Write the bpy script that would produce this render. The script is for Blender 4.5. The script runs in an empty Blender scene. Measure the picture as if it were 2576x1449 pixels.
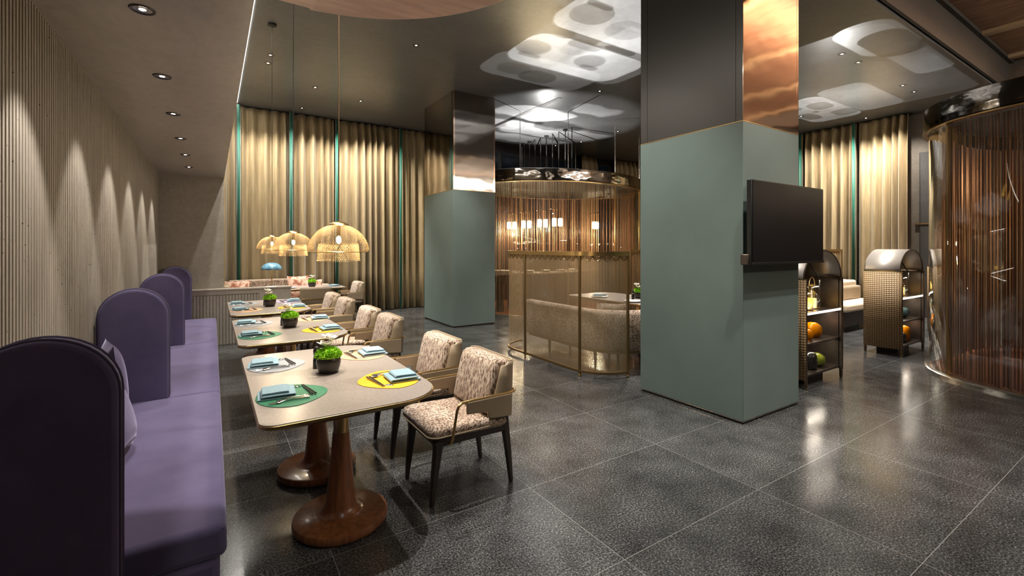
import bpy, math, random
from mathutils import Vector, Matrix
PI = math.pi
R = math.radians
random.seed(7)
S = bpy.context.scene
COL = S.collection

# ------------------------------------------------------------------ helpers
def lin(r, g, b):
    f = lambda c: (c / 255.0 / 12.92) if c / 255.0 <= 0.04045 else ((c / 255.0 + 0.055) / 1.055) ** 2.4
    return (f(r), f(g), f(b), 1.0)

class MB:
    def __init__(s): s.v = []; s.f = []
    def add(s, vs, fs):
        o = len(s.v); s.v += [tuple(p) for p in vs]; s.f += [tuple(i + o for i in f) for f in fs]; return s
    def box(s, x0, x1, y0, y1, z0, z1):
        return s.add([(x0,y0,z0),(x1,y0,z0),(x1,y1,z0),(x0,y1,z0),(x0,y0,z1),(x1,y0,z1),(x1,y1,z1),(x0,y1,z1)],
                     [(3,2,1,0),(4,5,6,7),(0,1,5,4),(1,2,6,5),(2,3,7,6),(3,0,4,7)])
    def prism(s, pts, z0, z1):
        n = len(pts)
        return s.add([(x,y,z0) for x,y in pts] + [(x,y,z1) for x,y in pts],
                     [tuple(reversed(range(n))), tuple(range(n,2*n))] + [(i,(i+1)%n,n+(i+1)%n,n+i) for i in range(n)])
    def prism_y(s, pts, y0, y1):
        n = len(pts)
        return s.add([(x,y0,z) for x,z in pts] + [(x,y1,z) for x,z in pts],
                     [tuple(range(n)), tuple(reversed(range(n,2*n)))] + [(i,n+i,n+(i+1)%n,(i+1)%n) for i in range(n)])
    def lathe(s, prof, n=32, cx=0, cy=0, sx=1, sy=1, cap0=True, cap1=True):
        vs = []; fs = []
        for r, z in prof:
            for k in range(n):
                a = 2*PI*k/n; vs.append((cx + sx*r*math.cos(a), cy + sy*r*math.sin(a), z))
        m = len(prof)
        for j in range(m-1):
            for k in range(n):
                k2 = (k+1) % n
                fs.append((j*n+k, j*n+k2, (j+1)*n+k2, (j+1)*n+k))
        if cap0: fs.append(tuple(reversed(range(n))))
        if cap1: fs.append(tuple(range((m-1)*n, m*n)))
        return s.add(vs, fs)
    def tube(s, path, r, n=8, closed=False):
        P = [Vector(p) for p in path]; m = len(P)
        rs = r if isinstance(r, (list, tuple)) else [r]*m
        T = []
        for i in range(m):
            a = P[(i-1) % m] if (closed or i > 0) else P[i]
            b = P[(i+1) % m] if (closed or i < m-1) else P[i]
            T.append((b-a).normalized())
        u = T[0].orthogonal().normalized(); vs = []; fs = []
        for i in range(m):
            u = (u - T[i]*u.dot(T[i])).normalized(); w = T[i].cross(u)
            for k in range(n):
                a = 2*PI*k/n; vs.append(P[i] + (u*math.cos(a) + w*math.sin(a))*rs[i])
        for i in range(m if closed else m-1):
            j = (i+1) % m
            for k in range(n):
                k2 = (k+1) % n; fs.append((i*n+k, i*n+k2, j*n+k2, j*n+k))
        if not closed: fs += [tuple(reversed(range(n))), tuple(range((m-1)*n, m*n))]
        return s.add(vs, fs)
    def sweep(s, path, sec, closed=False):
        P = [Vector((p[0],p[1])) for p in path]; m = len(P); q = len(sec); vs = []; fs = []
        for i in range(m):
            a = P[(i-1) % m] if (closed or i > 0) else P[i]
            b = P[(i+1) % m] if (closed or i < m-1) else P[i]
            t = (b-a).normalized(); nrm = Vector((t.y, -t.x))
            for o, z in sec: vs.append((P[i].x + nrm.x*o, P[i].y + nrm.y*o, z))
        for i in range(m if closed else m-1):
            j = (i+1) % m
            for k in range(q):
                k2 = (k+1) % q; fs.append((i*q+k, j*q+k, j*q+k2, i*q+k2))
        if not closed: fs += [tuple(range(q)), tuple(reversed(range((m-1)*q, m*q)))]
        return s.add(vs, fs)
    def ball(s, c, rx, ry, rz, nu=12, nv=8, rot=None):
        vs = []; fs = []
        for j in range(1, nv):
            t = PI*j/nv
            for k in range(nu):
                a = 2*PI*k/nu; vs.append(Vector((rx*math.sin(t)*math.cos(a), ry*math.sin(t)*math.sin(a), rz*math.cos(t))))
        vs += [Vector((0,0,rz)), Vector((0,0,-rz))]
        for j in range(nv-2):
            for k in range(nu):
                k2=(k+1)%nu; fs.append((j*nu+k, (j+1)*nu+k, (j+1)*nu+k2, j*nu+k2))
        T0=(nv-1)*nu
        for k in range(nu):
            k2=(k+1)%nu; fs.append((T0,k,k2)); fs.append((T0+1,(nv-2)*nu+k2,(nv-2)*nu+k))
        if rot: vs=[rot @ p for p in vs]
        return s.add([Vector(c)+p for p in vs], fs)
    def build(s, name, m, parent=None, bevel=0, seg=2, subd=0, solid=0, wire=0, loc=None, rot=None, ang=35, flat=False, uv=None):
        me = bpy.data.meshes.new(name); me.from_pydata(s.v, [], s.f); me.update()
        if uv:
            L = me.uv_layers.new(name='UV')
            for lp in me.loops: L.data[lp.index].uv = uv[lp.vertex_index]
        if not flat:
            me.polygons.foreach_set('use_smooth', [True]*len(me.polygons))
            me.set_sharp_from_angle(angle=R(ang))
        o = bpy.data.objects.new(name, me); COL.objects.link(o)
        me.materials.append(m)
        if parent: o.parent = parent
        if loc: o.location = loc
        if rot: o.rotation_euler = rot
        if bevel:
            b = o.modifiers.new('b','BEVEL'); b.width = bevel; b.segments = seg; b.limit_method = 'ANGLE'; b.angle_limit = R(40)
        if solid:
            b = o.modifiers.new('s','SOLIDIFY'); b.thickness = solid; b.offset = 0
        if wire:
            b = o.modifiers.new('w','WIREFRAME'); b.thickness = wire; b.use_even_offset = False
        if subd:
            b = o.modifiers.new('d','SUBSURF'); b.levels = subd; b.render_levels = subd
        return o

def sheet(name, path, z0, z1, m, parent=None, solid=0.004, closed=False, lean=0, nz=1):
    mb = MB(); uv = []; n = len(path); acc = 0; d = [0]
    for i in range(1, n): acc += math.dist(path[i], path[i-1]); d.append(acc)
    pts = list(path); dd = list(d)
    if closed: pts.append(path[0]); dd.append(acc + math.dist(path[-1], path[0])); n += 1
    for j in range(nz+1):
        z = z0 + (z1-z0)*j/nz
        for i, p in enumerate(pts): mb.v.append((p[0] + lean*(z-z0), p[1], z)); uv.append((dd[i], z))
    for j in range(nz):
        for i in range(n-1): mb.f.append((j*n+i, j*n+i+1, (j+1)*n+i+1, (j+1)*n+i))
    return mb.build(name, m, parent, solid=solid, uv=uv, ang=50)

def thing(name, label, cat, loc=(0,0,0), rz=0, group=None, kind=None):
    o = bpy.data.objects.new(name, None); COL.objects.link(o)
    o.empty_display_size = 0.1
    o.location = loc; o.rotation_euler = (0,0,rz)
    return tag(o, label, cat, group, kind)
def tag(o, label, cat, group=None, kind=None):
    o['label'] = label; o['category'] = cat
    if group: o['group'] = group
    if kind: o['kind'] = kind
    return o
def structure(o, label=None):
    o['kind'] = 'structure'
    if label: o['label'] = label
    return o
def dup(root, loc, rz=None, label=None, group=None):
    r = root.copy(); COL.objects.link(r); r.location = loc
    if rz is not None: r.rotation_euler = (0,0,rz)
    if label: r['label'] = label
    if group: r['group'] = group
    for ch in list(root.children):
        c = ch.copy(); COL.objects.link(c); c.parent = r
        for g in list(ch.children):
            d = g.copy(); COL.objects.link(d); d.parent = c
    return r
def rrect(x0, x1, y0, y1, r, n=8):
    # r: radii for corners (x1,y1),(x0,y1),(x0,y0),(x1,y0)
    out = []
    for (cx, cy, a0), rr in zip(((x1,y1,0),(x0,y1,90),(x0,y0,180),(x1,y0,270)), r):
        sx = -1 if cx == x1 else 1; sy = -1 if cy == y1 else 1
        for k in range(n+1):
            a = R(a0 + 90*k/n); out.append((cx + sx*rr + rr*math.cos(a), cy + sy*rr + rr*math.sin(a)))
    return out
def superell(cx, cy, a, b, p, n=120):
    out = []
    for k in range(n):
        t = 2*PI*k/n; c, s_ = math.cos(t), math.sin(t)
        out.append((cx + a*math.copysign(abs(c)**(2/p), c), cy + b*math.copysign(abs(s_)**(2/p), s_)))
    # resample evenly
    L = [0]
    for i in range(n): L.append(L[-1] + math.dist(out[i], out[(i+1) % n]))
    res = []; j = 0
    for k in range(n):
        t = L[-1]*k/n
        while L[j+1] < t: j += 1
        f = (t-L[j])/max(1e-9, L[j+1]-L[j]); p0 = out[j]; p1 = out[(j+1) % n]
        res.append((p0[0]+(p1[0]-p0[0])*f, p0[1]+(p1[1]-p0[1])*f))
    return res

# ------------------------------------------------------------------ materials
def mat(name, col, rough=0.5, metal=0.0, spec=0.5, sheen=0.0, coat=0.0, emit=None, es=0.0):
    m = bpy.data.materials.new(name); m.use_nodes = True
    b = m.node_tree.nodes['Principled BSDF']
    b.inputs['Base Color'].default_value = col if len(col) == 4 else (*col, 1)
    b.inputs['Roughness'].default_value = rough; b.inputs['Metallic'].default_value = metal
    b.inputs['Specular IOR Level'].default_value = spec
    if sheen: b.inputs['Sheen Weight'].default_value = sheen; b.inputs['Sheen Roughness'].default_value = 0.4
    if coat: b.inputs['Coat Weight'].default_value = coat; b.inputs['Coat Roughness'].default_value = 0.1
    if emit: b.inputs['Emission Color'].default_value = (*emit[:3], 1); b.inputs['Emission Strength'].default_value = es
    return m
def nd(m, t, **kw):
    n = m.node_tree.nodes.new(t)
    for k, v in kw.items():
        if k in n.inputs.keys() if isinstance(k, str) else False: n.inputs[k].default_value = v
        else: setattr(n, k, v)
    return n
def lk(m, a, b): m.node_tree.links.new(a, b)
def ramp(m, fac, stops):
    n = m.node_tree.nodes.new('ShaderNodeValToRGB'); e = n.color_ramp.elements
    while len(e) < len(stops): e.new(0.5)
    for el, (p, c) in zip(e, stops): el.position = p; el.color = c if len(c) == 4 else (*c, 1)
    lk(m, fac, n.inputs[0]); return n.outputs[0]
def coords(m, scale=(1,1,1), kind='Object'):
    tc = m.node_tree.nodes.new('ShaderNodeTexCoord'); mp = m.node_tree.nodes.new('ShaderNodeMapping')
    mp.inputs['Scale'].default_value = scale; lk(m, tc.outputs[kind], mp.inputs[0]); return mp.outputs[0]
def noise(m, vec, scale, detail=4, rough=0.6):
    n = m.node_tree.nodes.new('ShaderNodeTexNoise'); n.inputs['Scale'].default_value = scale
    n.inputs['Detail'].default_value = detail; n.inputs['Roughness'].default_value = rough
    lk(m, vec, n.inputs['Vector']); return n.outputs[0]
def bsdf(m): return m.node_tree.nodes['Principled BSDF']
def setcol(m, out): lk(m, out, bsdf(m).inputs['Base Color'])
def bump(m, h, st=0.3, dist=0.01):
    b = m.node_tree.nodes.new('ShaderNodeBump'); b.inputs['Strength'].default_value = st; b.inputs['Distance'].default_value = dist
    lk(m, h, b.inputs['Height']); lk(m, b.outputs[0], bsdf(m).inputs['Normal'])
def math_n(m, op, a, b=None, c=None):
    n = m.node_tree.nodes.new('ShaderNodeMath'); n.operation = op
    for i, x in enumerate((a, b, c)):
        if x is None: continue
        if isinstance(x, (int, float)): n.inputs[i].default_value = x
        else: lk(m, x, n.inputs[i])
    return n.outputs[0]
def mixc(m, fac, a, b, blend='MIX'):
    n = m.node_tree.nodes.new('ShaderNodeMix'); n.data_type = 'RGBA'; n.blend_type = blend
    for i, x in ((0, fac), (6, a), (7, b)):
        if isinstance(x, (int, float)): n.inputs[i].default_value = x
        elif isinstance(x, tuple): n.inputs[i].default_value = x if len(x) == 4 else (*x, 1)
        else: lk(m, x, n.inputs[i])
    return n.outputs[2]

def noisy(name, c0, c1, scale=8, rough=0.5, metal=0, stretch=(1,1,1), bumpst=0, p0=0.35, p1=0.65, **kw):
    m = mat(name, c0, rough, metal, **kw); v = coords(m, stretch); h = noise(m, v, scale)
    setcol(m, ramp(m, h, [(p0, c0), (p1, c1)]))
    if bumpst: bump(m, h, bumpst, 0.01)
    return m

# floor: dark speckled stone tiles 1.19 x 0.80 m with pale joints
def floor_mat():
    m = mat('floor_stone', (0.04,0.04,0.04), 0.22, 0, 0.55)
    tc = m.node_tree.nodes.new('ShaderNodeTexCoord'); sp = m.node_tree.nodes.new('ShaderNodeSeparateXYZ')
    lk(m, tc.outputs['Object'], sp.inputs[0])
    tx = math_n(m, 'DIVIDE', math_n(m, 'SUBTRACT', sp.outputs[0], 1.69 - 11.92), 1.192)
    ty = math_n(m, 'DIVIDE', math_n(m, 'SUBTRACT', sp.outputs[1], 2.395 - 16.06), 0.803)
    fx = math_n(m, 'FRACT', tx); fy = math_n(m, 'FRACT', ty)
    gx = math_n(m, 'MAXIMUM', math_n(m, 'LESS_THAN', fx, 0.0012), math_n(m, 'GREATER_THAN', fx, 0.9988))
    gy = math_n(m, 'MAXIMUM', math_n(m, 'LESS_THAN', fy, 0.0018), math_n(m, 'GREATER_THAN', fy, 0.9982))
    g = math_n(m, 'MAXIMUM', gx, gy)
    cb = m.node_tree.nodes.new('ShaderNodeCombineXYZ'); lk(m, math_n(m, 'FLOOR', tx), cb.inputs[0]); lk(m, math_n(m, 'FLOOR', ty), cb.inputs[1])
    wn = m.node_tree.nodes.new('ShaderNodeTexWhiteNoise'); wn.noise_dimensions = '3D'; lk(m, cb.outputs[0], wn.inputs[0])
    v = tc.outputs['Object']
    s1 = noise(m, v, 95, 5, 0.85); s2 = noise(m, v, 3.5, 3, 0.55)
    base = ramp(m, s1, [(0.40, (0.011,0.0112,0.0115)), (0.5, (0.046,0.0465,0.047)), (0.58, (0.145,0.146,0.148)), (0.68, (0.42,0.42,0.42))])
    cloud = ramp(m, s2, [(0.3, (0.6,)*3), (0.7, (1.3,)*3)])
    b2 = mixc(m, 1.0, base, cloud, 'MULTIPLY')
    tone = ramp(m, wn.outputs[0], [(0, (0.85,0.85,0.85)), (1, (1.15,1.15,1.14))])
    b3 = mixc(m, 1.0, b2, tone, 'MULTIPLY')
    setcol(m, mixc(m, g, b3, (0.27,0.265,0.255)))
    rr = ramp(m, s2, [(0.3, (0.15,)*3), (0.7, (0.22,)*3)]); lk(m, rr, bsdf(m).inputs['Roughness'])
    return m
M = {}
M['floor'] = floor_mat()
def plaster(name, c0, c1, rough, scale, stretch=(1,1,1), spec=0.5):
    m = mat(name, c0, rough, 0, spec); v = coords(m, stretch); h = noise(m, v, scale, 5, 0.65); h2 = noise(m, v, scale*9, 3)
    c = ramp(m, h, [(0.3, c0), (0.72, c1)]); c = mixc(m, 0.35, c, ramp(m, h2, [(0.35, (0.75,)*3), (0.6, (1.1,)*3)]), 'MULTIPLY')
    setcol(m, c); return m
M['rib'] = plaster('ribbed_concrete', (0.29,0.255,0.21), (0.42,0.375,0.315), 0.75, 3, (1,6,0.6))
def add_pits(m):
    b = bsdf(m); src = b.inputs['Base Color'].links[0].from_socket
    v = m.node_tree.nodes.new('ShaderNodeTexVoronoi'); v.inputs['Scale'].default_value = 24
    lk(m, coords(m), v.inputs['Vector'])
    setcol(m, mixc(m, math_n(m, 'LESS_THAN', v.outputs[0], 0.085), src, (0.06,0.05,0.04)))
add_pits(M['rib'])
M['soffit'] = plaster('polished_plaster', (0.30,0.265,0.225), (0.4,0.355,0.305), 0.33, 2.2, (1,0.5,1))
M['endwall'] = plaster('concrete_plaster', (0.31,0.28,0.235), (0.38,0.345,0.295), 0.7, 3)
M['ceil'] = plaster('dark_polished_plaster', (0.148,0.150,0.153), (0.188,0.190,0.194), 0.32, 1.6)
M['dark_wall'] = plaster('dark_wall_paint', (0.03,0.028,0.026), (0.045,0.042,0.038), 0.55, 2)
M['fascia'] = plaster('charcoal_fascia', (0.05,0.049,0.047), (0.065,0.064,0.06), 0.5, 2)
M['warm_wall'] = plaster('taupe_wall', (0.12,0.1,0.08), (0.17,0.145,0.115), 0.6, 2)
M['wood_ceil'] = noisy('wavy_copper_veneer', lin(128,96,76), lin(182,146,118), 4, 0.55, stretch=(7,0.7,1), bumpst=0.3)
M['beam'] = mat('pale_beam', lin(205,180,145), 0.5)
M['disc'] = noisy('pale_rose_veneer', lin(200,164,148), lin(222,190,174), 6, 0.5, stretch=(0.6,4,1))
M['green'] = noisy('sage_green_panel', (0.132,0.176,0.162), (0.150,0.197,0.180), 1.5, 0.42)
M['base_dark'] = mat('dark_recess', (0.01,0.008,0.007), 0.6)
def mirror(name, col, rough, st=0.05, scale=1.2):
    m = mat(name, col, rough, 1.0); v = coords(m, (1,1,1.8)); bump(m, noise(m, v, scale, 2, 0.4), st, 0.05); return m
M['mirror'] = mirror('dark_bronze_mirror', (0.33,0.305,0.28), 0.07, 0.06, 1.5)
M['ringmetal'] = mirror('polished_gunmetal', (0.36,0.33,0.30), 0.07, 0.35, 2.5)
M['satin'] = mat('dark_satin_steel', (0.09,0.085,0.08), 0.34, 0.85)
M['copper_tint_mirror'] = mirror('copper_tint_mirror', (0.70,0.50,0.39), 0.08, 0.12, 1.3)  # copper tint paints in the veneer ceiling reflected by the pillar front
M['brass'] = mat('brushed_brass', (0.50,0.345,0.15), 0.3, 1.0)
M['brass_dark'] = mat('antique_brass', (0.30,0.205,0.1), 0.38, 1.0)
M['steel'] = mat('polished_steel', (0.72,0.70,0.67), 0.18, 1.0)
M['cutlery'] = mat('cutlery_steel', (0.78,0.76,0.73), 0.12, 1.0)
def velvet(name, c0, c1):
    m = mat(name, c0, 0.85, 0, 0.25, sheen=0.55); v = coords(m, (1,1,1)); h = noise(m, v, 3.2, 4, 0.6)
    setcol(m, ramp(m, h, [(0.3, c0), (0.7, c1)])); bsdf(m).inputs['Sheen Tint'].default_value = (0.75,0.7,0.95,1)
    bump(m, noise(m, v, 6, 3), 0.12, 0.02); return m
M['velvet'] = velvet('purple_velvet', (0.080,0.067,0.140), (0.118,0.098,0.190))
M['velvet_pipe'] = velvet('purple_velvet_piping', (0.06,0.05,0.09), (0.08,0.065,0.115))
def tweed(name, stretch=(30,30,5)):
    m = mat(name, (0.5,0.42,0.36), 0.9, 0, 0.2, sheen=0.2); v = coords(m, stretch); h = noise(m, v, 3.0, 3, 0.7)
    h2 = noise(m, coords(m, (1,1,0.6)), 5, 2)
    c = ramp(m, h, [(0.34, lin(62,44,36)), (0.44, lin(132,108,92)), (0.54, lin(204,186,168)), (0.75, lin(228,214,198))])
    setcol(m, mixc(m, 1, c, ramp(m, h2, [(0.35, (0.72,0.66,0.62)), (0.62, (1.05,)*3)]), 'MULTIPLY')); bump(m, h, 0.5, 0.004); return m
M['tweed'] = tweed('streaked_tweed')
M['tweed_seat'] = tweed('speckled_tweed', (26,26,26))
M['leather'] = noisy('taupe_leather', lin(152,134,110), lin(164,146,122), 3, 0.5)
M['darkwood'] = noisy('dark_walnut', (0.022,0.014,0.010), (0.035,0.022,0.015), 10, 0.42, stretch=(8,8,1))
M['walnut'] = noisy('red_walnut', (0.17,0.062,0.024), (0.31,0.12,0.046), 6, 0.3, stretch=(6,6,0.7), coat=0.3)
M['stone'] = noisy('grey_quartz_top', lin(138,128,121), lin(160,150,143), 60, 0.3, p0=0.3, p1=0.7)
M['gold_curtain'] = noisy('olive_gold_drape', lin(146,128,94), lin(170,150,114), 5, 0.6, stretch=(6,6,0.4), sheen=0.3)
M['teal'] = mat('teal_ribbon', lin(18,92,74), 0.5, sheen=0.3)
M['black'] = mat('black_plastic', (0.008,0.008,0.008), 0.35)
M['screen'] = mat('tv_glass', (0.006,0.006,0.007), 0.38, 0, 0.2)
M['napkin'] = noisy('pale_blue_linen', lin(128,158,172), lin(148,176,188), 90, 0.85, sheen=0.2)
for k, c in dict(green=(38,112,78), grey=(138,142,148), yellow=(240,176,20), peach=(214,166,124), lavender=(160,146,174)).items():
    M['mat_'+k] = noisy('placemat_'+k, lin(*c), lin(*[min(255, x+8) for x in c]), 120, 0.55)
M['ceramic'] = noisy('dark_glazed_ceramic', (0.022,0.018,0.015), (0.045,0.036,0.03), 7, 0.28)
M['moss'] = noisy('bright_moss', lin(104,178,12), lin(186,232,60), 50, 0.8)
M['petal'] = mat('white_petal', lin(245,240,228), 0.6, sheen=0.2)
M['pepper'] = mat('dark_glass_mill', (0.015,0.014,0.013), 0.12)
M['white'] = mat('white_china', lin(240,238,232), 0.25)
M['mesh_gold'] = mat('brass_wire', (0.34,0.235,0.115), 0.42, 0.9)
M['blue_shade'] = noisy('blue_glass_shade', lin(60,110,140), lin(120,165,185), 20, 0.35)
M['cream'] = mat('cream_linen', lin(225,205,178), 0.85)
M['pattern'] = noisy('patterned_cushion', lin(150,92,68), lin(216,180,158), 11, 0.85, p0=0.44, p1=0.54)
M['bronze'] = noisy('bronze_panel', (0.07,0.055,0.043), (0.115,0.09,0.072), 4, 0.36, metal=0.75)
M['hood'] = mat('satin_steel_hood', (0.52,0.47,0.43), 0.45, 0.55)
M['window'] = mat('night_window', (0.012,0.02,0.034), 0.08)
M['wax'] = mat('candle_wax', lin(250,200,80), 0.5, emit=(1.0,0.62,0.12), es=1.6)
M['floor_wood'] = noisy('orange_wood_floor', lin(104,54,28), lin(130,70,38), 6, 0.35, stretch=(1,8,1))
M['chrome_ring'] = mat('downlight_trim', (0.05,0.045,0.04), 0.35, 0.6)
def emis(name, col, st):
    m = bpy.data.materials.new(name); m.use_nodes = True; nt = m.node_tree; nt.nodes.clear()
    e = nt.nodes.new('ShaderNodeEmission'); e.inputs[0].default_value = (*col, 1); e.inputs[1].default_value = st
    o = nt.nodes.new('ShaderNodeOutputMaterial'); nt.links.new(e.outputs[0], o.inputs[0]); return m
M['reflector'] = mat('faceted_reflector', (0.5,0.48,0.45), 0.25, 1.0)
M['lens'] = emis('downlight_lens', (1,0.9,0.76), 14)
M['lens_dim'] = emis('downlight_lens_shaded', (1,0.9,0.76), 1.2)
M['led'] = emis('led_diffuser', (1,0.95,0.86), 6)
M['bulb'] = emis('filament_bulb', (1,0.82,0.52), 40)
M['tube_lamp'] = emis('glowing_lamp_glass', (1,0.80,0.52), 16)
M['shelf_led'] = emis('shelf_led_strip', (1,0.92,0.8), 5)
def glass(name, tint=(1,1,1), base=0.05, rough=0.02, k=0.9):
    m = bpy.data.materials.new(name); m.use_nodes = True; nt = m.node_tree; nt.nodes.clear()
    lw = nt.nodes.new('ShaderNodeLayerWeight'); lw.inputs[0].default_value = 0.5
    f = math_n(m, 'ADD', math_n(m, 'MULTIPLY', math_n(m, 'POWER', lw.outputs['Facing'], 4.0), k), base)
    t = nt.nodes.new('ShaderNodeBsdfTransparent'); t.inputs[0].default_value = (*tint, 1)
    g = nt.nodes.new('ShaderNodeBsdfGlossy'); g.inputs[0].default_value = (1,1,1,1); g.inputs['Roughness'].default_value = rough
    mx = nt.nodes.new('ShaderNodeMixShader'); nt.links.new(f, mx.inputs[0]); nt.links.new(t.outputs[0], mx.inputs[1]); nt.links.new(g.outputs[0], mx.inputs[2])
    o = nt.nodes.new('ShaderNodeOutputMaterial'); nt.links.new(mx.outputs[0], o.inputs[0]); return m
M['glass'] = glass('clear_glass', (0.93,0.93,0.90), 0.05)
M['jar'] = glass('jar_glass', (0.97,0.95,0.92), 0.08)
M['amber'] = mat('amber_glass', lin(235,140,10), 0.08); bsdf(M['amber']).inputs['Transmission Weight'].default_value = 0.55; bsdf(M['amber']).inputs['IOR'].default_value = 1.2
M['olive_glass'] = mat('olive_glass', lin(130,140,40), 0.06); bsdf(M['olive_glass']).inputs['Transmission Weight'].default_value = 0.5
M['blue_glass'] = mat('smoky_blue_glass', lin(70,100,104), 0.06); bsdf(M['blue_glass']).inputs['Transmission Weight'].default_value = 0.4
def wire_mesh_mat(name, col, pitch, w, rough=0.4):
    m = mat(name, col, rough, 0.85); nt = m.node_tree
    uv = nt.nodes.new('ShaderNodeUVMap'); sp = nt.nodes.new('ShaderNodeSeparateXYZ'); lk(m, uv.outputs[0], sp.inputs[0])
    a = math_n(m, 'LESS_THAN', math_n(m, 'FRACT', math_n(m, 'DIVIDE', math_n(m, 'ADD', sp.outputs[0], sp.outputs[1]), pitch)), w)
    b = math_n(m, 'LESS_THAN', math_n(m, 'FRACT', math_n(m, 'DIVIDE', math_n(m, 'SUBTRACT', sp.outputs[0], sp.outputs[1]), pitch)), w)
    lk(m, math_n(m, 'MAXIMUM', a, b), bsdf(m).inputs['Alpha']); return m
M['wire_mesh'] = wire_mesh_mat('brass_wire_mesh', (0.66,0.50,0.30), 0.012, 0.30, 0.5)
def rattan_mat():
    m = mat('woven_rattan', lin(150,120,84), 0.55, 0, 0.4); nt = m.node_tree
    uv = nt.nodes.new('ShaderNodeUVMap'); sp = nt.nodes.new('ShaderNodeSeparateXYZ'); lk(m, uv.outputs[0], sp.inputs[0])
    sx = math_n(m, 'SINE', math_n(m, 'MULTIPLY', sp.outputs[0], 2*PI/0.056)); sy = math_n(m, 'SINE', math_n(m, 'MULTIPLY', sp.outputs[1], 2*PI/0.056))
    h = math_n(m, 'MULTIPLY', math_n(m, 'ABSOLUTE', sx), math_n(m, 'ABSOLUTE', sy))
    setcol(m, ramp(m, h, [(0.06, lin(112,86,56)), (0.45, lin(170,140,100)), (1, lin(192,162,122))])); bump(m, h, 0.8, 0.006); return m
M['rattan'] = rattan_mat()
def strand_mat(name, dark, light):
    m = mat(name, dark, 0.38, 0.75); g = m.node_tree.nodes.new('ShaderNodeNewGeometry')
    setcol(m, ramp(m, g.outputs['Random Per Island'], [(0, dark), (0.55, light), (1, tuple(min(1, c*1.6) for c in light))])); return m
M['strand'] = strand_mat('copper_bead_chain', (0.12,0.058,0.034), (0.34,0.18,0.105))
M['cord_dark'] = mat('dark_cord', (0.012,0.011,0.01), 0.5)
M['cord_copper'] = mat('copper_cord', (0.36,0.22,0.13), 0.4, 0.7)

# ------------------------------------------------------------------ room shell
ZC = 4.49          # dark ceiling
fl = MB().box(-0.9, 13.3, -6, 11.7, -0.1, 0).build('floor', M['floor'], flat=True); structure(fl)
# ribbed left wall
prof = []; y = -2.0; p = 0.038
while y < 8.66:
    prof += [(-0.688, y), (-0.688, y+0.008), (-0.672, y+0.013), (-0.672, y+p-0.005), (-0.688, y+p)]; y += p
mb = MB(); n = len(prof)
mb.v = [(x, yy, 0) for x, yy in prof] + [(x, yy, 2.64) for x, yy in prof]
mb.f = [(i, n+i, n+i+1, i+1) for i in range(n-1)]
structure(mb.build('wall_left', M['rib'], flat=True))
structure(MB().box(-0.9, -0.688, -6, 11.7, 0, 4.6).build('wall_left_backing', M['soffit'], flat=True))
structure(MB().box(-0.688, 0.155, -6, 11.4, 2.62, ZC).build('ceiling_soffit', M['soffit'], flat=True))
structure(MB().box(-0.672, 0.150, 8.65, 11.4, 0, 2.62).build('wall_end', M['endwall'], flat=True))
# low ribbed partition wall with cap
mb = MB().box(-0.672, 1.10, 8.485, 8.65, 0, 0.85)
x = -0.66
while x < 0.62:
    mb.box(x, x+0.026, 8.47, 8.486, 0.01, 0.775); x += 0.042
mb.box(0.63, 1.10, 8.47, 8.486, 0.01, 0.85)
mb.box(-0.66, 0.63, 8.47, 8.486, 0.785, 0.85)
structure(mb.build('wall_low', M['endwall'], flat=True))
structure(MB().box(-0.672, 1.115, 8.46, 8.66, 0.85, 0.875).build('trim_1', M['soffit'], bevel=0.004))
# dark ceiling with the recessed bay on the right
cm = MB().box(0.155, 13.3, 2.28, 11.7, ZC, ZC+0.12)
cm.box(0.155, 5.4, -6, 2.28, ZC, ZC+0.12)
structure(cm.build('ceiling', M['ceil'], flat=True))
rm = MB().box(5.4, 13.3, 2.26, 2.30, ZC+0.12, 5.25).box(5.36, 5.40, -6, 2.28, ZC+0.12, 5.25)
rm.box(5.4, 13.3, 2.22, 2.26, 4.52, 4.70).box(5.4, 13.3, 2.20, 2.26, 5.1, 5.25)
structure(rm.build('trim_2', M['fascia'], flat=True))
structure(MB().box(5.36, 13.3, -6, 2.30, 5.16, 5.3).build('ceiling_wood', M['wood_ceil'], flat=True))
bm_ = MB()
for xx in (6.6, 8.75, 10.85, 12.6): bm_.box(xx, xx+0.16, -6, 2.2, 5.10, 5.16)
structure(bm_.build('trim_3', M['beam'], flat=True))
structure(MB().box(13.05, 13.3, -6, 11.7, 0, 5.3).build('wall_right', M['warm_wall'], flat=True))
structure(MB().box(-0.9, 13.3, 11.4, 11.7, 0, 4.6).build('wall_back', M['dark_wall'], flat=True))
structure(MB().box(-0.9, 13.3, -6.2, -6, 0, 5.3).build('wall_front', M['dark_wall'], flat=True))
# dark night windows in the back wall above the beaded room
for k, (a, b) in enumerate(((5.1,6.9),(7.05,8.6),(8.75,9.9),(10.55,11.3))):
    structure(MB().box(a, b, 11.37, 11.41, 0.3, 4.25).build('window_%d' % (k+1), M['window'], flat=True))
# dark door panel in the right wall beside the curtains
structure(MB().box(13.0, 13.06, 3.05, 3.62, 0, 3.6).build('door_1', M['dark_wall'], bevel=0.01))
structure(MB().box(12.98, 13.06, 2.9, 3.7, 2.02, 2.05).build('trim_4', M['brass_dark']))

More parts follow.
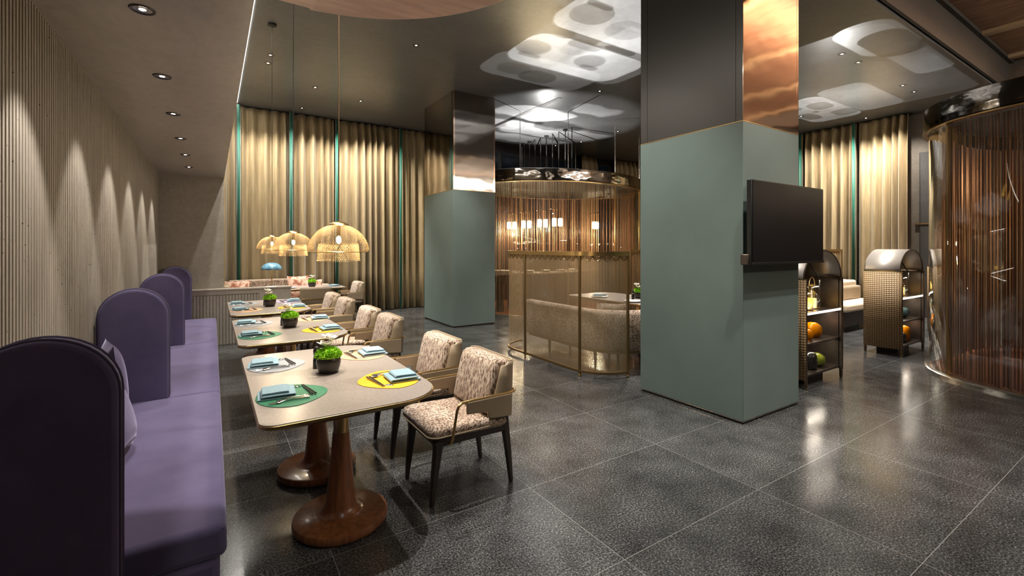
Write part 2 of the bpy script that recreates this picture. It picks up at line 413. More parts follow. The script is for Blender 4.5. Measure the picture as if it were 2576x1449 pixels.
# ------------------------------------------------------------------ pillars
def pillar(x0, x1, y0, y1, label, face_mat, side_mat):
    t = thing('pillar', label, 'pillar', ((x0+x1)/2, (y0+y1)/2, 0)); t['kind'] = 'structure'
    hx, hy = (x1-x0)/2, (y1-y0)/2
    MB().box(-hx+.015, hx-.015, -hy+.015, hy-.015, 0, 0.022).build('base_gap', M['base_dark'], t)
    MB().box(-hx, hx, -hy, hy, 0.030, 2.612).build('green_cladding', M['green'], t, bevel=0.003)
    MB().box(-hx-.001, hx+.001, -hy-.001, hy+.001, 0.022, 0.030).build('bottom_trim', M['steel'], t)
    MB().box(-hx-.001, hx+.001, -hy-.001, hy+.001, 2.612, 2.620).build('top_trim', M['brass'], t)
    MB().box(-hx+.004, hx-.004, -hy+.006, hy-.004, 2.620, ZC).build('mirror_cladding', side_mat, t)
    MB().box(-hx+.035, hx-.035, -hy+.001, -hy+.006, 2.62, ZC).build('mirror_front', face_mat, t)
    for sx in (-1, 1):
        MB().box(sx*(hx-.018)-.016, sx*(hx-.018)+.016, -hy, -hy+.006, 2.62, ZC).build('corner_strip', M['copper_tint_mirror'], t)
    for yy in (-hy+.07, hy-.09):
        MB().box(-hx+.001, -hx+.005, yy, yy+.012, 2.62, ZC).build('mirror_joint', M['satin'], t)
    return t
pillar(3.822, 4.774, 2.24, 3.375, 'large sage green square pillar carrying the wall television', M['copper_tint_mirror'], M['satin'])
pillar(3.81, 4.728, 7.90, 9.32, 'sage green mirror-topped pillar in front of the beaded room and gold curtains', M['mirror'], M['mirror'])

# television on the near pillar
t = thing('television', 'black flat television mounted on the near green pillar', 'television', (4.31, 2.09, 1.38))
MB().box(-.62, .62, 0, .045, 0, .705).build('case', M['black'], t, bevel=.006)
MB().box(-.608, .608, -.004, .002, .022, .695).build('screen', M['screen'], t)
MB().box(-.62, .62, -.007, .0, 0, .02).build('bezel_bar', M['black'], t, bevel=.002)
MB().box(-.25, .25, .045, .06, .15, .55).box(-.05,.05,.05,.15,.25,.45).build('wall_mount', M['black'], t)
MB().box(-.635, -.60, .02, .09, .0, .09).build('speaker_box', M['bronze'], t, bevel=.008)

# ------------------------------------------------------------------ banquettes
def arch(hw, h, n=20):
    pts = [(-hw, 0.0), (hw, 0.0)]
    for k in range(n+1):
        a = PI*k/n; pts.append((hw*math.cos(a), h-hw + hw*math.sin(a)))
    return pts
def divider(parent, name='divider_panel'):
    d = MB().prism_y([(x-.459, z+0.03) for x, z in arch(.196, 1.205)], 0.0, 0.09).build(name, M['velvet'], parent, bevel=.02, seg=3)
    for yy in (0.018, 0.072):
        a = [(x-.459, yy, z+0.03) for x, z in arch(.1965, 1.2055)[1:]]; a = [(-.2625, yy, 0.04)] + a + [(-.6555, yy, 0.04)]
        MB().tube(a, .005, 6).build('piping', M['velvet_pipe'], d)
    return d
BW = ('front bay nearest the room entrance', 'middle bay', 'rear bay by the low ribbed wall')
BY = (2.015, 4.115, 6.245, 8.372)
for k in range(3):
    L = BY[k+1] - BY[k] - 0.005; s0 = .095 if k == 0 else 0
    t = thing('banquette', ('purple velvet banquette seat with arched end panel, largest, in front',
                            'purple velvet banquette seat with arched end panel beside the middle table',
                            'purple velvet banquette seat with arched end panel beside the rear table')[k], 'banquette', (0, BY[k], 0), 0, 'purple banquettes along the ribbed wall')
    MB().box(-.65, -.03, s0+0.02, L, 0, .12).build('plinth', M['base_dark'], t)
    MB().box(-.652, .025, s0+0.006, L, .12, .322).build('seat_base', M['velvet'], t, bevel=.025, seg=3)
    sc = MB().box(-.652, .048, s0, L+.001, .324, .452).build('seat_cushion', M['velvet'], t, bevel=.028, seg=4)
    MB().tube([(-.24, s0+.008, .436), (.036, s0+.008, .436), (.04, s0+.026, .437), (.04, L-.03, .437)], .0035, 6).build('seam', M['velvet_pipe'], sc)
    MB().box(-.652, -.57, .10, L, .452, .78).build('backrest', M['velvet'], t, bevel=.03, seg=3)
    divider(t)
t = thing('banquette_divider', 'rearmost arched purple velvet panel closing the row before the low wall', 'divider', (0, BY[3], 0))
divider(t, 'upholstered_panel')

def cushion_mesh(w, h, th, n=12):
    mb = MB(); g = {}
    for side in (1, -1):
        for i in range(n+1):
            for j in range(n+1):
                u, v = 2*i/n-1, 2*j/n-1
                e = max(0.0, (1-abs(u)**2.4)*(1-abs(v)**2.4))**0.5
                pin = 1 - 0.07*(1-abs(u)**2)*(abs(v)) ; pin2 = 1 - 0.07*(1-abs(v)**2)*abs(u)
                if side == -1 and (i in (0,n) or j in (0,n)): g[side,i,j] = g[1,i,j]; continue
                g[side,i,j] = len(mb.v); mb.v.append((side*th/2*e, u*w/2*pin2, v*h/2*pin))
        for i in range(n):
            for j in range(n):
                q = (g[side,i,j], g[side,i+1,j], g[side,i+1,j+1], g[side,i,j+1]); mb.f.append(q if side == 1 else q[::-1])
    return mb
def pillow(name, m, loc, ry, rz, label, w=.46, h=.44, th=.17, rx=0, group=None):
    o = cushion_mesh(w, h, th).build(name, m, loc=loc, rot=(rx, ry, rz), ang=60)
    return tag(o, label, 'pillow', group)
G = 'purple pillows on the banquettes'
pillow('pillow', M['velvet'], (-.455, 3.05, .672), R(-16), R(-10), 'plump purple velvet pillow leaning in the front banquette, nearer one', group=G, w=.40, h=.43, th=.19)
pillow('pillow', M['velvet'], (-.52, 3.80, .70), R(-6), R(14), 'purple velvet pillow in the front banquette, against the second arched panel', group=G, w=.40, h=.47, th=.12)
pillow('pillow', M['velvet'], (-.42, 4.90, .675), R(-14), R(-4), 'purple velvet pillow in the middle banquette, behind the second arched panel', group=G)
pillow('pillow', M['velvet'], (-.43, 7.0, .675), R(-14), 0, 'purple velvet pillow in the rear banquette, behind the third arched panel', group=G)

# ------------------------------------------------------------------ dining tables
def make_table():
    t = thing('dining_table', '', 'table', (0,0,0), 0, 'dining tables along the banquettes')
    o = rrect(-.445, .445, -.77, .77, (.24, .07, .07, .26), 10)
    inset = lambda d: [(x*(1-d/.445), y*(1-d/.77)) for x, y in o]
    MB().prism(inset(.003), .730, .750).build('tabletop', M['stone'], t, bevel=.002)
    MB().prism(inset(-.001), .729, .745).build('brass_edge', M['brass'], t, bevel=.003)
    mb = MB(); a, b = inset(.002), inset(.03); n = len(o)
    mb.add([(x,y,.7285) for x,y in a] + [(x,y,.712) for x,y in b], [(i,n+i,n+(i+1)%n,(i+1)%n) for i in range(n)] + [tuple(range(n)), tuple(range(2*n-1,n-1,-1))])
    mb.build('underframe', M['brass_dark'], t)
    for sy in (-.34, .35):
        pd = MB().lathe([(.225,0),(.238,.004),(.25,.018),(.251,.04),(.246,.052),(.236,.056),(.14,.060),(.118,.064),(.108,.070),(.098,.082),(.086,.10),(.079,.135),(.0655,.258),(.054,.38),(.044,.50)], 56, -.01, sy)
        pd.build('pedestal', M['walnut'], t, ang=38)
        c = bpy.data.objects[[x for x in t.children][-1].name]
        MB().lathe([(.040,.50),(.040,.714)], 28, -.01, sy).build('brass_collar', M['brass'], c)
    return t
TY = (3.02, 4.97, 6.88); TX = 0.612
TL = ('grey stone dining table with twin walnut pedestals, nearest, green placemat in front',
      'grey stone dining table with twin walnut pedestals, middle of the row',
      'grey stone dining table at the end of the row near the low ribbed wall')
tb = make_table()
tables = []
for k in range(3):
    o = tb if k == 0 else dup(tb, (TX, TY[k], 0)); o.location = (TX, TY[k], 0); o['label'] = TL[k]; tables.append(o)

# ------------------------------------------------------------------ chairs
def make_chair(name='dining_chair'):
    t = thing(name, '', 'chair', (0,0,0), 0)
    # seat
    o = rrect(-.318, .215, -.255, .255, (.05,.05,.06,.05), 5)
    sm = MB(); n = len(o)
    rings = [(0.93,.402),(0.985,.412),(1.0,.43),(1.0,.445),(0.975,.462),(0.90,.474),(0.6,.481)]
    vs = []
    for s_, z in rings: vs += [(-.03+(x+.03)*s_, y*s_, z - (0.012 if x > .1 else 0)) for x, y in o]
    fs = [tuple(reversed(range(n)))] + [(j*n+i, j*n+(i+1)%n, (j+1)*n+(i+1)%n, (j+1)*n+i) for j in range(len(rings)-1) for i in range(n)] + [tuple(range((len(rings)-1)*n, len(rings)*n))]
    st = sm.add(vs, fs).build('seat', M['tweed_seat'], t, ang=70)
    MB().tube([(x*1.0, y*1.0, .416) for x, y in o], .006, 6, closed=True).build('seat_piping', M['leather'], st)
    MB().box(-.275, .222, -.225, .225, .345, .402).build('seat_frame', M['darkwood'], t, bevel=.012, seg=2)
    def leg(x0, y0, x1, y1, zt, w0=.024, w1=.0125):
        m_ = MB(); vs = []
        for (x, y, w, z) in ((x1, y1, w1, 0), ((x0*.4+x1*.6), (y0*.4+y1*.6), w1+.006, zt*.4), (x0, y0, w0, zt*.86), (x0, y0, w0+.004, zt)):
            vs += [(x-w, y-w, z), (x+w, y-w, z), (x+w, y+w, z), (x-w, y+w, z)]
        fs = [(3,2,1,0),(12,13,14,15)] + [(j*4+i, j*4+(i+1)%4, j*4+4+(i+1)%4, j*4+4+i) for j in range(3) for i in range(4)]
        m_.add(vs, fs).build('leg', M['darkwood'], t, bevel=.007, seg=2)
    for s_ in (-1, 1):
        leg(-.255, s_*.205, -.292, s_*.205, .38)
        leg(.205, s_*.205, .262, s_*.205, .52)
    # back
    sh = [(.070, .252), (.200, .256)] + [(.205+.04*math.sin(R(a)), .216+.04*math.cos(R(a))) for a in range(15, 91, 15)]
    sh = sh + [(x, -y) for x, y in reversed(sh)]
    lean = .03
    mb = MB(); n = len(sh)
    for z in (.455, .60, .70, .775, .80):
        for x, y in sh:
            f = 0.0
            if x < .08: f = .25*(z-.455) + (0.025 if z > .78 else 0)
            mb.v.append((x+f+lean*(z-.455), y, z - (0.02 if (x < .08 and z > .78) else 0)))
    for j in range(4):
        for i in range(n-1): mb.f.append((j*n+i, j*n+i+1, (j+1)*n+i+1, (j+1)*n+i))
    bs = mb.build('back_shell', M['leather'], t, solid=.016, ang=50)
    MB().tube([(x+lean*.345, y, .803) for x, y in sh[1:-1]], .005, 6).build('back_piping', M['leather'], bs)
    bc = MB()
    for z, xf, w in ((.475,.062,.215),(.50,.054,.232),(.62,.082,.236),(.74,.112,.236),(.79,.128,.232),(.812,.155,.222)):
        xb = .215 + lean*(z-.455)
        bc.v += [(xf, -w, z), (xf-.012, 0, z), (xf, w, z), (xb, w, z), (xb, -w, z)]
    for j in range(5):
        for i in range(5): bc.f.append((j*5+i, j*5+5+i, j*5+5+(i+1)%5, j*5+(i+1)%5))
    bc.f += [(0,1,2,3,4), (29,28,27,26,25)]
    bc.build('back_cushion', M['tweed'], t, bevel=.022, seg=3, ang=50)
    # brass rail round both arms and the back
    half = [(-.20,.238,.368), (-.20,.268,.374), (-.192,.276,.395), (-.178,.28,.48), (-.164,.28,.56), (-.152,.28,.586), (-.132,.28,.602), (-.05,.28,.606), (.10,.28,.608), (.20,.28,.61), (.24,.272,.61), (.260,.252,.61), (.266,.22,.61)]
    rail = half + [(x, -y, z) for x, y, z in reversed(half)]
    MB().tube(rail, .0085, 8).build('arm_rail', M['brass'], t)
    for s_ in (-1, 1):
        pr = [(-.10,.602), (.215,.605), (.215,.465), (.06,.475), (.045,.49), (.045,.52), (-.10,.53)]
        MB().prism_y(pr, s_*.28-.011, s_*.28+.011).build('arm_pad', M['leather'], t, bevel=.005)
    return t
ch = make_chair()
CH = [(1.372, 2.735, 'armchair with speckled tweed seat at the front table, nearest chair of all'),
      (1.380, 3.475, 'tweed armchair at the front table, second chair from the camera, behind the nearest'),
      (1.385, 4.80, 'tweed armchair at the middle table, its nearer chair'),
      (1.385, 5.56, 'tweed armchair at the middle table, its farther chair'),
      (1.390, 6.74, 'tweed armchair at the rear table, its nearer chair'),
      (1.385, 7.58, 'tweed armchair at the rear table, its farther chair by the low wall')]
for k, (x, y, lb) in enumerate(CH):
    o = ch if k == 0 else dup(ch, (x, y, 0))
    o.location = (x, y, 0); o['label'] = lb; o['group'] = 'tweed armchairs facing the banquettes'
dup(ch, (1.56, 9.02, 0), R(-92), 'armchair seen from its leather back, beyond the low wall end', 'armchairs of the far booth')
dup(ch, (2.36, 9.82, 0), 0, 'tweed armchair beside the gold curtains at the far booth table', 'armchairs of the far booth')

# ------------------------------------------------------------------ table settings
def egg(w, l, n=40):
    pts = []
    for k in range(n):
        a = 2*PI*k/n; x = math.cos(a); y = math.sin(a)
        pts.append((l/2*x, w/2*y*(1-0.28*x) if x > 0 else w/2*y*(1-0.05*x)))
    return pts
def placemat(m): return MB().prism(egg(.40, .345), 0, .003).build('placemat', m, bevel=.001, seg=1)
def ribbon(path, th):
    P = [Vector(p) for p in path]; out = []; back = []
    for i in range(len(P)):
        a = P[max(0,i-1)]; b = P[min(len(P)-1,i+1)]; t_ = (b-a).normalized(); nn = Vector((-t_.y, t_.x))
        out.append(P[i]+nn*th/2); back.append(P[i]-nn*th/2)
    return [(p.x, p.y) for p in out + back[::-1]]
def napkin():
    pth = [(-.085,.005), (0,.004), (.078,.005)] + [(.082+.0065*math.sin(R(a)), .0115-.0065*math.cos(R(a))) for a in (20,60,100,140,170)] + [(.06,.019), (0,.0195), (-.07,.018)]
    pth2 = [(-.07,.0225), (0,.0235), (.05,.0235)] + [(.052+.005*math.sin(R(a)), .0285-.005*math.cos(R(a))) for a in (20,90,160)] + [(.03,.034), (-.065,.031)]
    mb = MB()
    for q, w0, w1 in ((pth, -.085, .085), (pth2, -.075, .062)): mb.prism_y(ribbon(q, .0062), w0, w1)
    return mb.build('napkin', M['napkin'], bevel=.001, seg=1, ang=40)
def spoon():
    mb = MB().ball((0,0,.006), .021, .014, .0045, 14, 8)
    mb.tube([(.018,0,.006),(.05,0,.011),(.10,0,.009),(.145,0,.006)], [.003,.0026,.003,.0045], 8)
    return mb.build('spoon', M['cutlery'])
def fork():
    mb = MB().tube([(.03,0,.005),(.06,0,.010),(.12,0,.008),(.165,0,.005)], [.004,.0027,.003,.0048], 8)
    mb.ball((.022,0,.006), .014, .011, .003, 12, 6)
    for s_ in (-.007, -.0023, .0023, .007): mb.tube([(.018,s_,.006),(-.005,s_,.005),(-.025,s_,.008)], [.0016,.0014,.001], 6)
    return mb.build('fork', M['cutlery'])
def knife():
    mb = MB().prism([(-.09,-.004),(-.02,-.008),(.0,-.006),(.0,.006),(-.06,.006),(-.085,.002)], .002, .004)
    mb.tube([(0,0,.004),(.05,0,.0045),(.095,0,.0045)], [.0045,.005,.0055], 8)
    return mb.build('knife', M['cutlery'])
def chopstick():
    return MB().tube([(-.11,0,.009),(0,0,.007),(.11,0,.005)], [.0042,.0036,.0024], 8).build('chopstick', M['darkwood'])
def rest():
    return MB().lathe([(.011,0),(.012,.003),(.008,.006)], 14, sx=1, sy=2.1).build('chopstick_rest', M['cutlery'])
proto = dict(spoon=spoon(), fork=fork(), knife=knife(), chopstick=chopstick(), rest=rest(), napkin=napkin())
used = set()
def put(kind, loc, rz, label, cat, group):
    src = proto[kind]
    if kind in used: o = src.copy(); COL.objects.link(o)
    else: o = src; used.add(kind)
    o.location = loc; o.rotation_euler = (0,0,rz); tag(o, label, cat, group); return o
TN = ('front', 'middle', 'rear')
seats = [[('green',-1,-1),('grey',-1,1),('yellow',1,-1),('peach',1,1)],
         [('green',-1,-1),('grey',-1,1),('yellow',1,-1),('peach',1,1)],
         [('peach',-1,-1),('grey',-1,1),('yellow',1,-1),('lavender',1,1)]]
for k in range(3):
    for col, sx, sy in seats[k]:
        cx = TX + sx*.258 + (.035 if sx > 0 and sy > 0 else 0) - (.005 if sx > 0 and sy < 0 else 0)
        cy = TY[k] + sy*.38 + (.03 if sy < 0 else 0); z = .7505
        rz = 0 if sx < 0 else PI
        # the placemat's point looks to the middle of the table
        src = placemat(M['mat_'+col]); src.location = (cx, cy, z); src.rotation_euler = (0,0,rz + R(random.uniform(-3,3)))
        side = 'banquette side' if sx < 0 else 'chair side'
        cname = {'grey':'pale grey'}.get(col, col)
        tag(src, '%s leaf-shaped placemat on the %s table, %s' % (cname, TN[k], side), 'placemat', 'leaf-shaped placemats on the tables')
        zz = z + .0032
        on = 'the %s placemat of the %s table' % (cname, TN[k])
        d = 1 if sx < 0 else -1
        L = lambda u, v: (cx + d*u, cy + d*v, zz)
        put('napkin', L(-.075, .03), rz + R(random.uniform(-6,6)), 'folded pale blue linen napkin on ' + on, 'napkin', 'pale blue napkins')
        put('fork', L(-.10, -.125), rz + R(4), 'steel fork lying on ' + on, 'fork', 'forks at the place settings')
        put('knife', L(-.03, -.105), rz + R(4), 'steel knife lying on ' + on, 'knife', 'knives at the place settings')
        put('spoon', L(.055, -.075), rz + PI + R(12), 'small steel spoon lying on ' + on, 'spoon', 'spoons at the place settings')
        for q in (0, 1):
            put('chopstick', L(.075 + .012*q, .03), rz + R(96 + 2*q), 'dark wooden chopstick, one of the pair on ' + on, 'chopstick', 'pair of chopsticks on ' + on)
        put('rest', L(.035, .125), rz + R(60), 'small metal chopstick rest on ' + on, 'chopstick rest', 'chopstick rests')

# planters with moss and white flowers
def moss_mesh(r, n=900):
    mb = MB().ball((0,0,.105), r*.9, r*.9, .045, 20, 10)
    rnd = random.Random(3)
    for _ in range(n):
        a = rnd.uniform(0, 2*PI); t_ = math.acos(rnd.uniform(-.15, 1))
        d = Vector((math.sin(t_)*math.cos(a), math.sin(t_)*math.sin(a), math.cos(t_)))
        b = Vector((0,0,.105)) + Vector((d.x*r*.88, d.y*r*.88, d.z*.043))
        h = rnd.uniform(.008,.02); s_ = rnd.uniform(.003,.006); o = d.orthogonal().normalized()*s_
        o.rotate(Matrix.Rotation(rnd.uniform(0,6.28), 3, d))
        tip = b + d*h + Vector((rnd.uniform(-1,1), rnd.uniform(-1,1), rnd.uniform(-.3,.6)))*.006
        mb.add([b-o, b+o, tip], [(0,1,2)])
    return mb
def make_planter():
    t = thing('flower_bowl', '', 'planter', (0,0,0))
    MB().lathe([(.048,0),(.056,.004),(.066,.03),(.0725,.06),(.071,.085),(.062,.104),(.056,.104),(.064,.08),(.05,.07)], 36, cap1=True).build('bowl', M['ceramic'], t, ang=60)
    ms = moss_mesh(.078).build('moss', M['moss'], t, flat=False); ms['kind'] = 'stuff'
    fm = MB()
    for (fx, fy, fz, s_) in ((-.018,.012,.165,1.35), (.02,.022,.195,1.2), (-.005,.035,.21,1.0)):
        for q in range(5):
            a = q*2*PI/5 + fx*40; rot = Matrix.Rotation(a, 3, 'Z') @ Matrix.Rotation(R(-28), 3, 'Y')
            c = Vector((fx, fy, fz)) + rot @ Vector((.02*s_,0,0))
            fm.ball(c, .022*s_, .014*s_, .004, 10, 6, rot)
        fm.ball((fx,fy,fz+.004), .007*s_, .007*s_, .008*s_, 8, 6)
    fm.build('white_flower', M['petal'], t, ang=80)
    return t
pl = make_planter()
PP = [(.606, 3.03), (.63, 4.93), (.632, 6.80)]
for k in range(3):
    o = pl if k == 0 else dup(pl, (*PP[k], .7505), R(40*k))
    o.location = (*PP[k], .7505); o['label'] = 'dark round bowl of green moss and white flowers on the %s table' % TN[k]; o['group'] = 'moss bowls on the tables'
# cruet bottles behind the bowls
def make_mill():
    t = thing('pepper_mill', '', 'pepper mill')
    MB().lathe([(.022,0),(.023,.004),(.022,.05),(.017,.085),(.02,.1),(.021,.115),(.014,.135),(.006,.14)], 20).build('body', M['pepper'], t, ang=60)
    MB().lathe([(.0215,.086),(.0215,.094)], 20).build('metal_band', M['cutlery'], t)
    MB().tube([(.028*math.cos(R(a)), 0, .14+.05*math.sin(R(a))) for a in range(0, 181, 15)], .0012, 5).build('wire_handle', M['brass'], t)
    return t
mill = make_mill()
for k in range(3):
    o = mill if k == 0 else dup(mill, (0,0,0))
    o.location = (PP[k][0]-.045, PP[k][1]+.14, .7505); o['label'] = 'dark glass pepper mill behind the moss bowl on the %s table' % TN[k]; o['group'] = 'pepper mills'
    s_ = MB().lathe([(.018,0),(.02,.004),(.019,.06),(.014,.085),(.012,.095),(.004,.1)], 20).build('salt_shaker', M['white'], loc=(PP[k][0]+.035, PP[k][1]+.15, .7505), ang=60)
    tag(s_, 'small white salt shaker behind the moss bowl on the %s table' % TN[k], 'salt shaker', 'salt shakers')

# ------------------------------------------------------------------ pendant lamps
def make_pendant():
    t = thing('pendant_lamp', '', 'pendant lamp')
    prof = [(.062,1.664),(.092,1.650),(.122,1.630),(.148,1.602),(.166,1.572),(.177,1.545),(.183,1.520),(.182,1.506),(.172,1.498)]
    # resample profile to rows
    L = [0]
    for i in range(1, len(prof)): L.append(L[-1] + math.dist(prof[i], prof[i-1]))
    def at(s_):
        j = 0
        while j < len(L)-2 and L[j+1] < s_: j += 1
        f = min(1, (s_-L[j])/(L[j+1]-L[j])); a, b = prof[j], prof[j+1]; return (a[0]+(b[0]-a[0])*f, a[1]+(b[1]-a[1])*f)
    def lattice(pf, rows, n):
        mb = MB()
        for j in range(rows+1):
            r, z = pf(j/rows)
            for k in range(n):
                a = 2*PI*(k + (.5 if j % 2 else 0))/n; mb.v.append((r*math.cos(a), r*math.sin(a), z))
        for j in range(rows-1):
            for k in range(n):
                l_ = (k-1) % n if j % 2 == 0 else k; r_ = k if j % 2 == 0 else (k+1) % n
                mb.f.append((j*n+k, (j+1)*n+l_, (j+2)*n+k, (j+1)*n+r_))
        return mb
    lattice(lambda f: at(f*L[-1]), 20, 72).build('wire_dome', M['mesh_gold'], t, wire=.0014)
    MB().tube([(.172*math.cos(2*PI*k/48), .172*math.sin(2*PI*k/48), 1.498) for k in range(48)], .0022, 6, closed=True).build('rim', M['brass'], t)
    lattice(lambda f: (.118+.012*f, 1.555-.115*f), 12, 72).build('inner_shade', M['mesh_gold'], t, wire=.0014)
    MB().lathe([(.004,1.690),(.03,1.686),(.055,1.674),(.064,1.662)], 32).build('cap', M['brass'], t)
    MB().lathe([(.012,1.60),(.012,1.665)], 16).build('socket', M['brass_dark'], t)
    MB().ball((0,0,1.574), .015, .015, .024, 14, 10).build('bulb', M['bulb'], t)
    MB().tube([(0,0,1.688), (0,0,ZC-.02)], .0032, 8).build('cord', M['cord_copper'], t)
    MB().lathe([(.045,ZC-.022),(.055,ZC-.02),(.055,ZC)], 24).build('canopy', M['cord_dark'], t)
    return t
pn = make_pendant()
PDY = (3.02, 4.95, 6.88)
for k in range(3):
    o = pn if k == 0 else dup(pn, (0,0,0)); o.location = (.664, PDY[k], 0)
    o['label'] = ('brass wire dome pendant lamp, largest, hanging above the front table', 'brass wire dome pendant lamp above the middle table', 'brass wire dome pendant lamp above the rear table')[k]
    o['group'] = 'brass wire pendants'
    if k > 0:
        for c in o.children:
            if c.name.startswith('cord'): c.data = c.data.copy(); c.data.materials[0] = M['cord_dark']

# ------------------------------------------------------------------ downlights
LIGHTS = []
def spot(name, loc, target, power, ang, blend=0.4, col=(1,.94,.86), rad=.04):
    l = bpy.data.lights.new(name, 'SPOT'); l.energy = power; l.color = col; l.spot_size = R(ang); l.spot_blend = blend; l.shadow_soft_size = rad
    o = bpy.data.objects.new(name, l); COL.objects.link(o); o.location = loc
    o.rotation_euler = (Vector(target)-Vector(loc)).to_track_quat('-Z', 'Y').to_euler(); return o
def point(name, loc, power, col=(1,.8,.55), rad=.03):
    l = bpy.data.lights.new(name, 'POINT'); l.energy = power; l.color = col; l.shadow_soft_size = rad
    o = bpy.data.objects.new(name, l); COL.objects.link(o); o.location = loc; return o
def area(name, loc, target, power, sx, sy, col=(1,.88,.72)):
    l = bpy.data.lights.new(name, 'AREA'); l.shape = 'RECTANGLE'; l.size = sx; l.size_y = sy; l.energy = power; l.color = col
    o = bpy.data.objects.new(name, l); COL.objects.link(o); o.location = loc
    o.rotation_euler = (Vector(target)-Vector(loc)).to_track_quat('-Z', 'Y').to_euler(); return o
def downlight(x, y, z, label, r=.05, group='downlights in the dark ceiling', lens='lens'):
    t = thing('downlight', label, 'downlight', (x, y, z), 0, group)
    MB().lathe([(r*.80,-.0035),(r*1.0,-.006),(r*1.1,-.001),(r*1.1,0)], 28, cap0=False, cap1=False).build('trim_ring', M['chrome_ring'], t)
    MB().lathe([(r*.28,-.0010),(r*.80,-.0022)], 28, cap0=False, cap1=False).build('reflector', M['reflector'], t)
    MB().lathe([(.0005,-.0012),(r*.30,-.0014)], 24, cap0=False, cap1=False).build('lens', M[lens], t)
    return t
SY = (1.70, 2.70, 3.69, 4.68, 5.70, 6.68, 7.68)
ordn = ('', 'first', 'second', 'third', 'fourth', 'fifth', 'sixth')
for k, y in enumerate(SY):
    lb = 'recessed downlight in the plaster soffit above the banquettes, %s in the row' % (ordn[k] or 'just over the viewer')
    if k: downlight(-.27, y, 2.62, lb, .047, 'downlights in the plaster soffit', 'lens')
    if k: spot('soffit_spot', (-.27, y, 2.605), (-.92, y, 0), 30, 58, .45, rad=.03)
DL = [(.75,8.0,'small downlight beside the cord of the rear pendant, upper of a pair'), (.75,8.37,'small downlight beside the cord of the rear pendant, lower of a pair'),
      (1.6,9.17,'small downlight between the middle and front pendant cords'), (1.6,10.69,'small downlight just above the left curtain top'),
      (2.52,9.52,'small downlight right of the front pendant cord, near the curtain top'), (2.51,6.45,'small downlight alone in the dark ceiling left of the projected light pattern'),
      (6.17,6.44,'small twin downlight below the projected light pattern, left of the near pillar'), (8.73,8.45,'tiny downlight left of the near pillar, above the beaded room'),
      (8.4,10.6,'wide bright downlight above the suspension rods of the beaded room'), (8.72,9.85,'round downlight right of the beaded room suspension rods'),
      (8.1,3.18,'downlight right of the near pillar, first of a row of four'), (8.69,3.18,'downlight right of the near pillar, second of a row of four'),
      (10.62,3.19,'downlight in the right ceiling, third of a row of four'), (11.23,3.2,'downlight in the right ceiling, fourth of a row of four'),
      (12.6,4.46,'downlight directly over the right curtain top'), (11.2,5.2,'downlight in the bright ceiling patch left of the right curtain')]
for x, y, lb in DL: downlight(x, y, ZC, lb, .045)
# linear light along the bulkhead
o = MB().box(.345, .425, -4, 11.0, ZC-.008, ZC-.0005).build('linear_light', M['led'], flat=True)
tag(o, 'long thin white linear light along the soffit edge in the dark ceiling', 'light')
o = MB().box(5.74, 5.84, 7.15, 9.9, ZC-.005, ZC-.0005).build('air_slot', M['base_dark'], flat=True)
tag(o, 'narrow dark air slot in the ceiling behind the sage pillar', 'vent')

# low round veneer canopy near the camera
t = thing('round_canopy', 'pale rose veneer round canopy at the top edge, partly out of frame', 'canopy', (0,0,0))
cc = [(.33+.99*math.cos(R(a)), 1.68+.99*math.sin(R(a))) for a in range(-84, 85, 3)]
MB().prism(cc, 2.80, 2.86).build('panel', M['disc'], t, bevel=.004)
cb = MB().box(.19, .425, 2.28, 2.48, 2.72, 2.80)
cb.build('edge_box', M['disc'], t, bevel=.003)
for (x, y) in ((.8,1.2),(.8,2.1),(.55,1.65)): MB().tube([(x,y,2.86),(x,y,ZC)], .006, 8).build('rod', M['brass_dark'], t)

# ------------------------------------------------------------------ curtains
def curtain(axis, pos, a0, a1, z0, z1, label, teal=True, group='gold curtains', seed=0, amp=.12, side=-1, teal_at=0):
    t = thing('curtain', label, 'curtain', (0,0,0), 0, group); rnd = random.Random(seed); pts = []; x = a0; ph = rnd.uniform(0,6); 
    while x < a1:
        pts.append((x, side*amp*(1+math.sin(ph))*(.7+.3*math.sin(x*3.1+seed)) )); st = .018; x += st
        ph += st*2*PI/(.19 + .05*math.sin(x*5.3+seed*1.7) + .02*math.sin(x*17))
    P = lambda u, d: (u, pos+d) if axis == 'x' else (pos+d, u)
    levels = ((z0,1.0,.0), (z0+.9,1.0,.0), (z1-.35,.85,0), (z1-.12,.6,0), (z1,.45,0))
    mb = MB(); n = len(pts)
    for z, f, s_ in levels:
        for u, d in pts: x_, y_ = P(u, d*f); mb.v.append((x_, y_, z))
    for j in range(len(levels)-1):
        for i in range(n-1): mb.f.append((j*n+i, j*n+i+1, (j+1)*n+i+1, (j+1)*n+i))
    mb.build('cloth', M['gold_curtain'], t, solid=.004, ang=70)
    if teal:
        u = a0 + teal_at; q = [P(u-.035, side*.20), P(u-.012, side*.25), P(u+.012, side*.25), P(u+.035, side*.20)]
        sheet('teal_border', q, z0+.01, z1-.02, M['teal'], t, solid=.004)
    MB().box(*( (a0,a1,pos-.02,pos+.02) if axis == 'x' else (pos-.02,pos+.02,a0,a1) ), z1-.005, z1+.02).build('track', M['base_dark'], t)
    return t
CZ0, CZ1 = .015, ZC-.025
curtain('x', 11.2, .165, .43, CZ0, CZ1, 'narrow gold curtain strip against the end wall corner', False, seed=1)
curtain('x', 11.2, .45, 1.41, CZ0, CZ1, 'gold curtain behind the blue table lamp, left of the middle teal stripe', True, seed=2)
curtain('x', 11.2, 1.43, 2.36, CZ0, CZ1, 'gold curtain between the second and third teal stripes, behind the pendants', True, seed=3)
curtain('x', 11.2, 2.38, 3.86, CZ0, CZ1, 'wide pale gold curtain left of the teal stripe by the far pillar', True, seed=4)
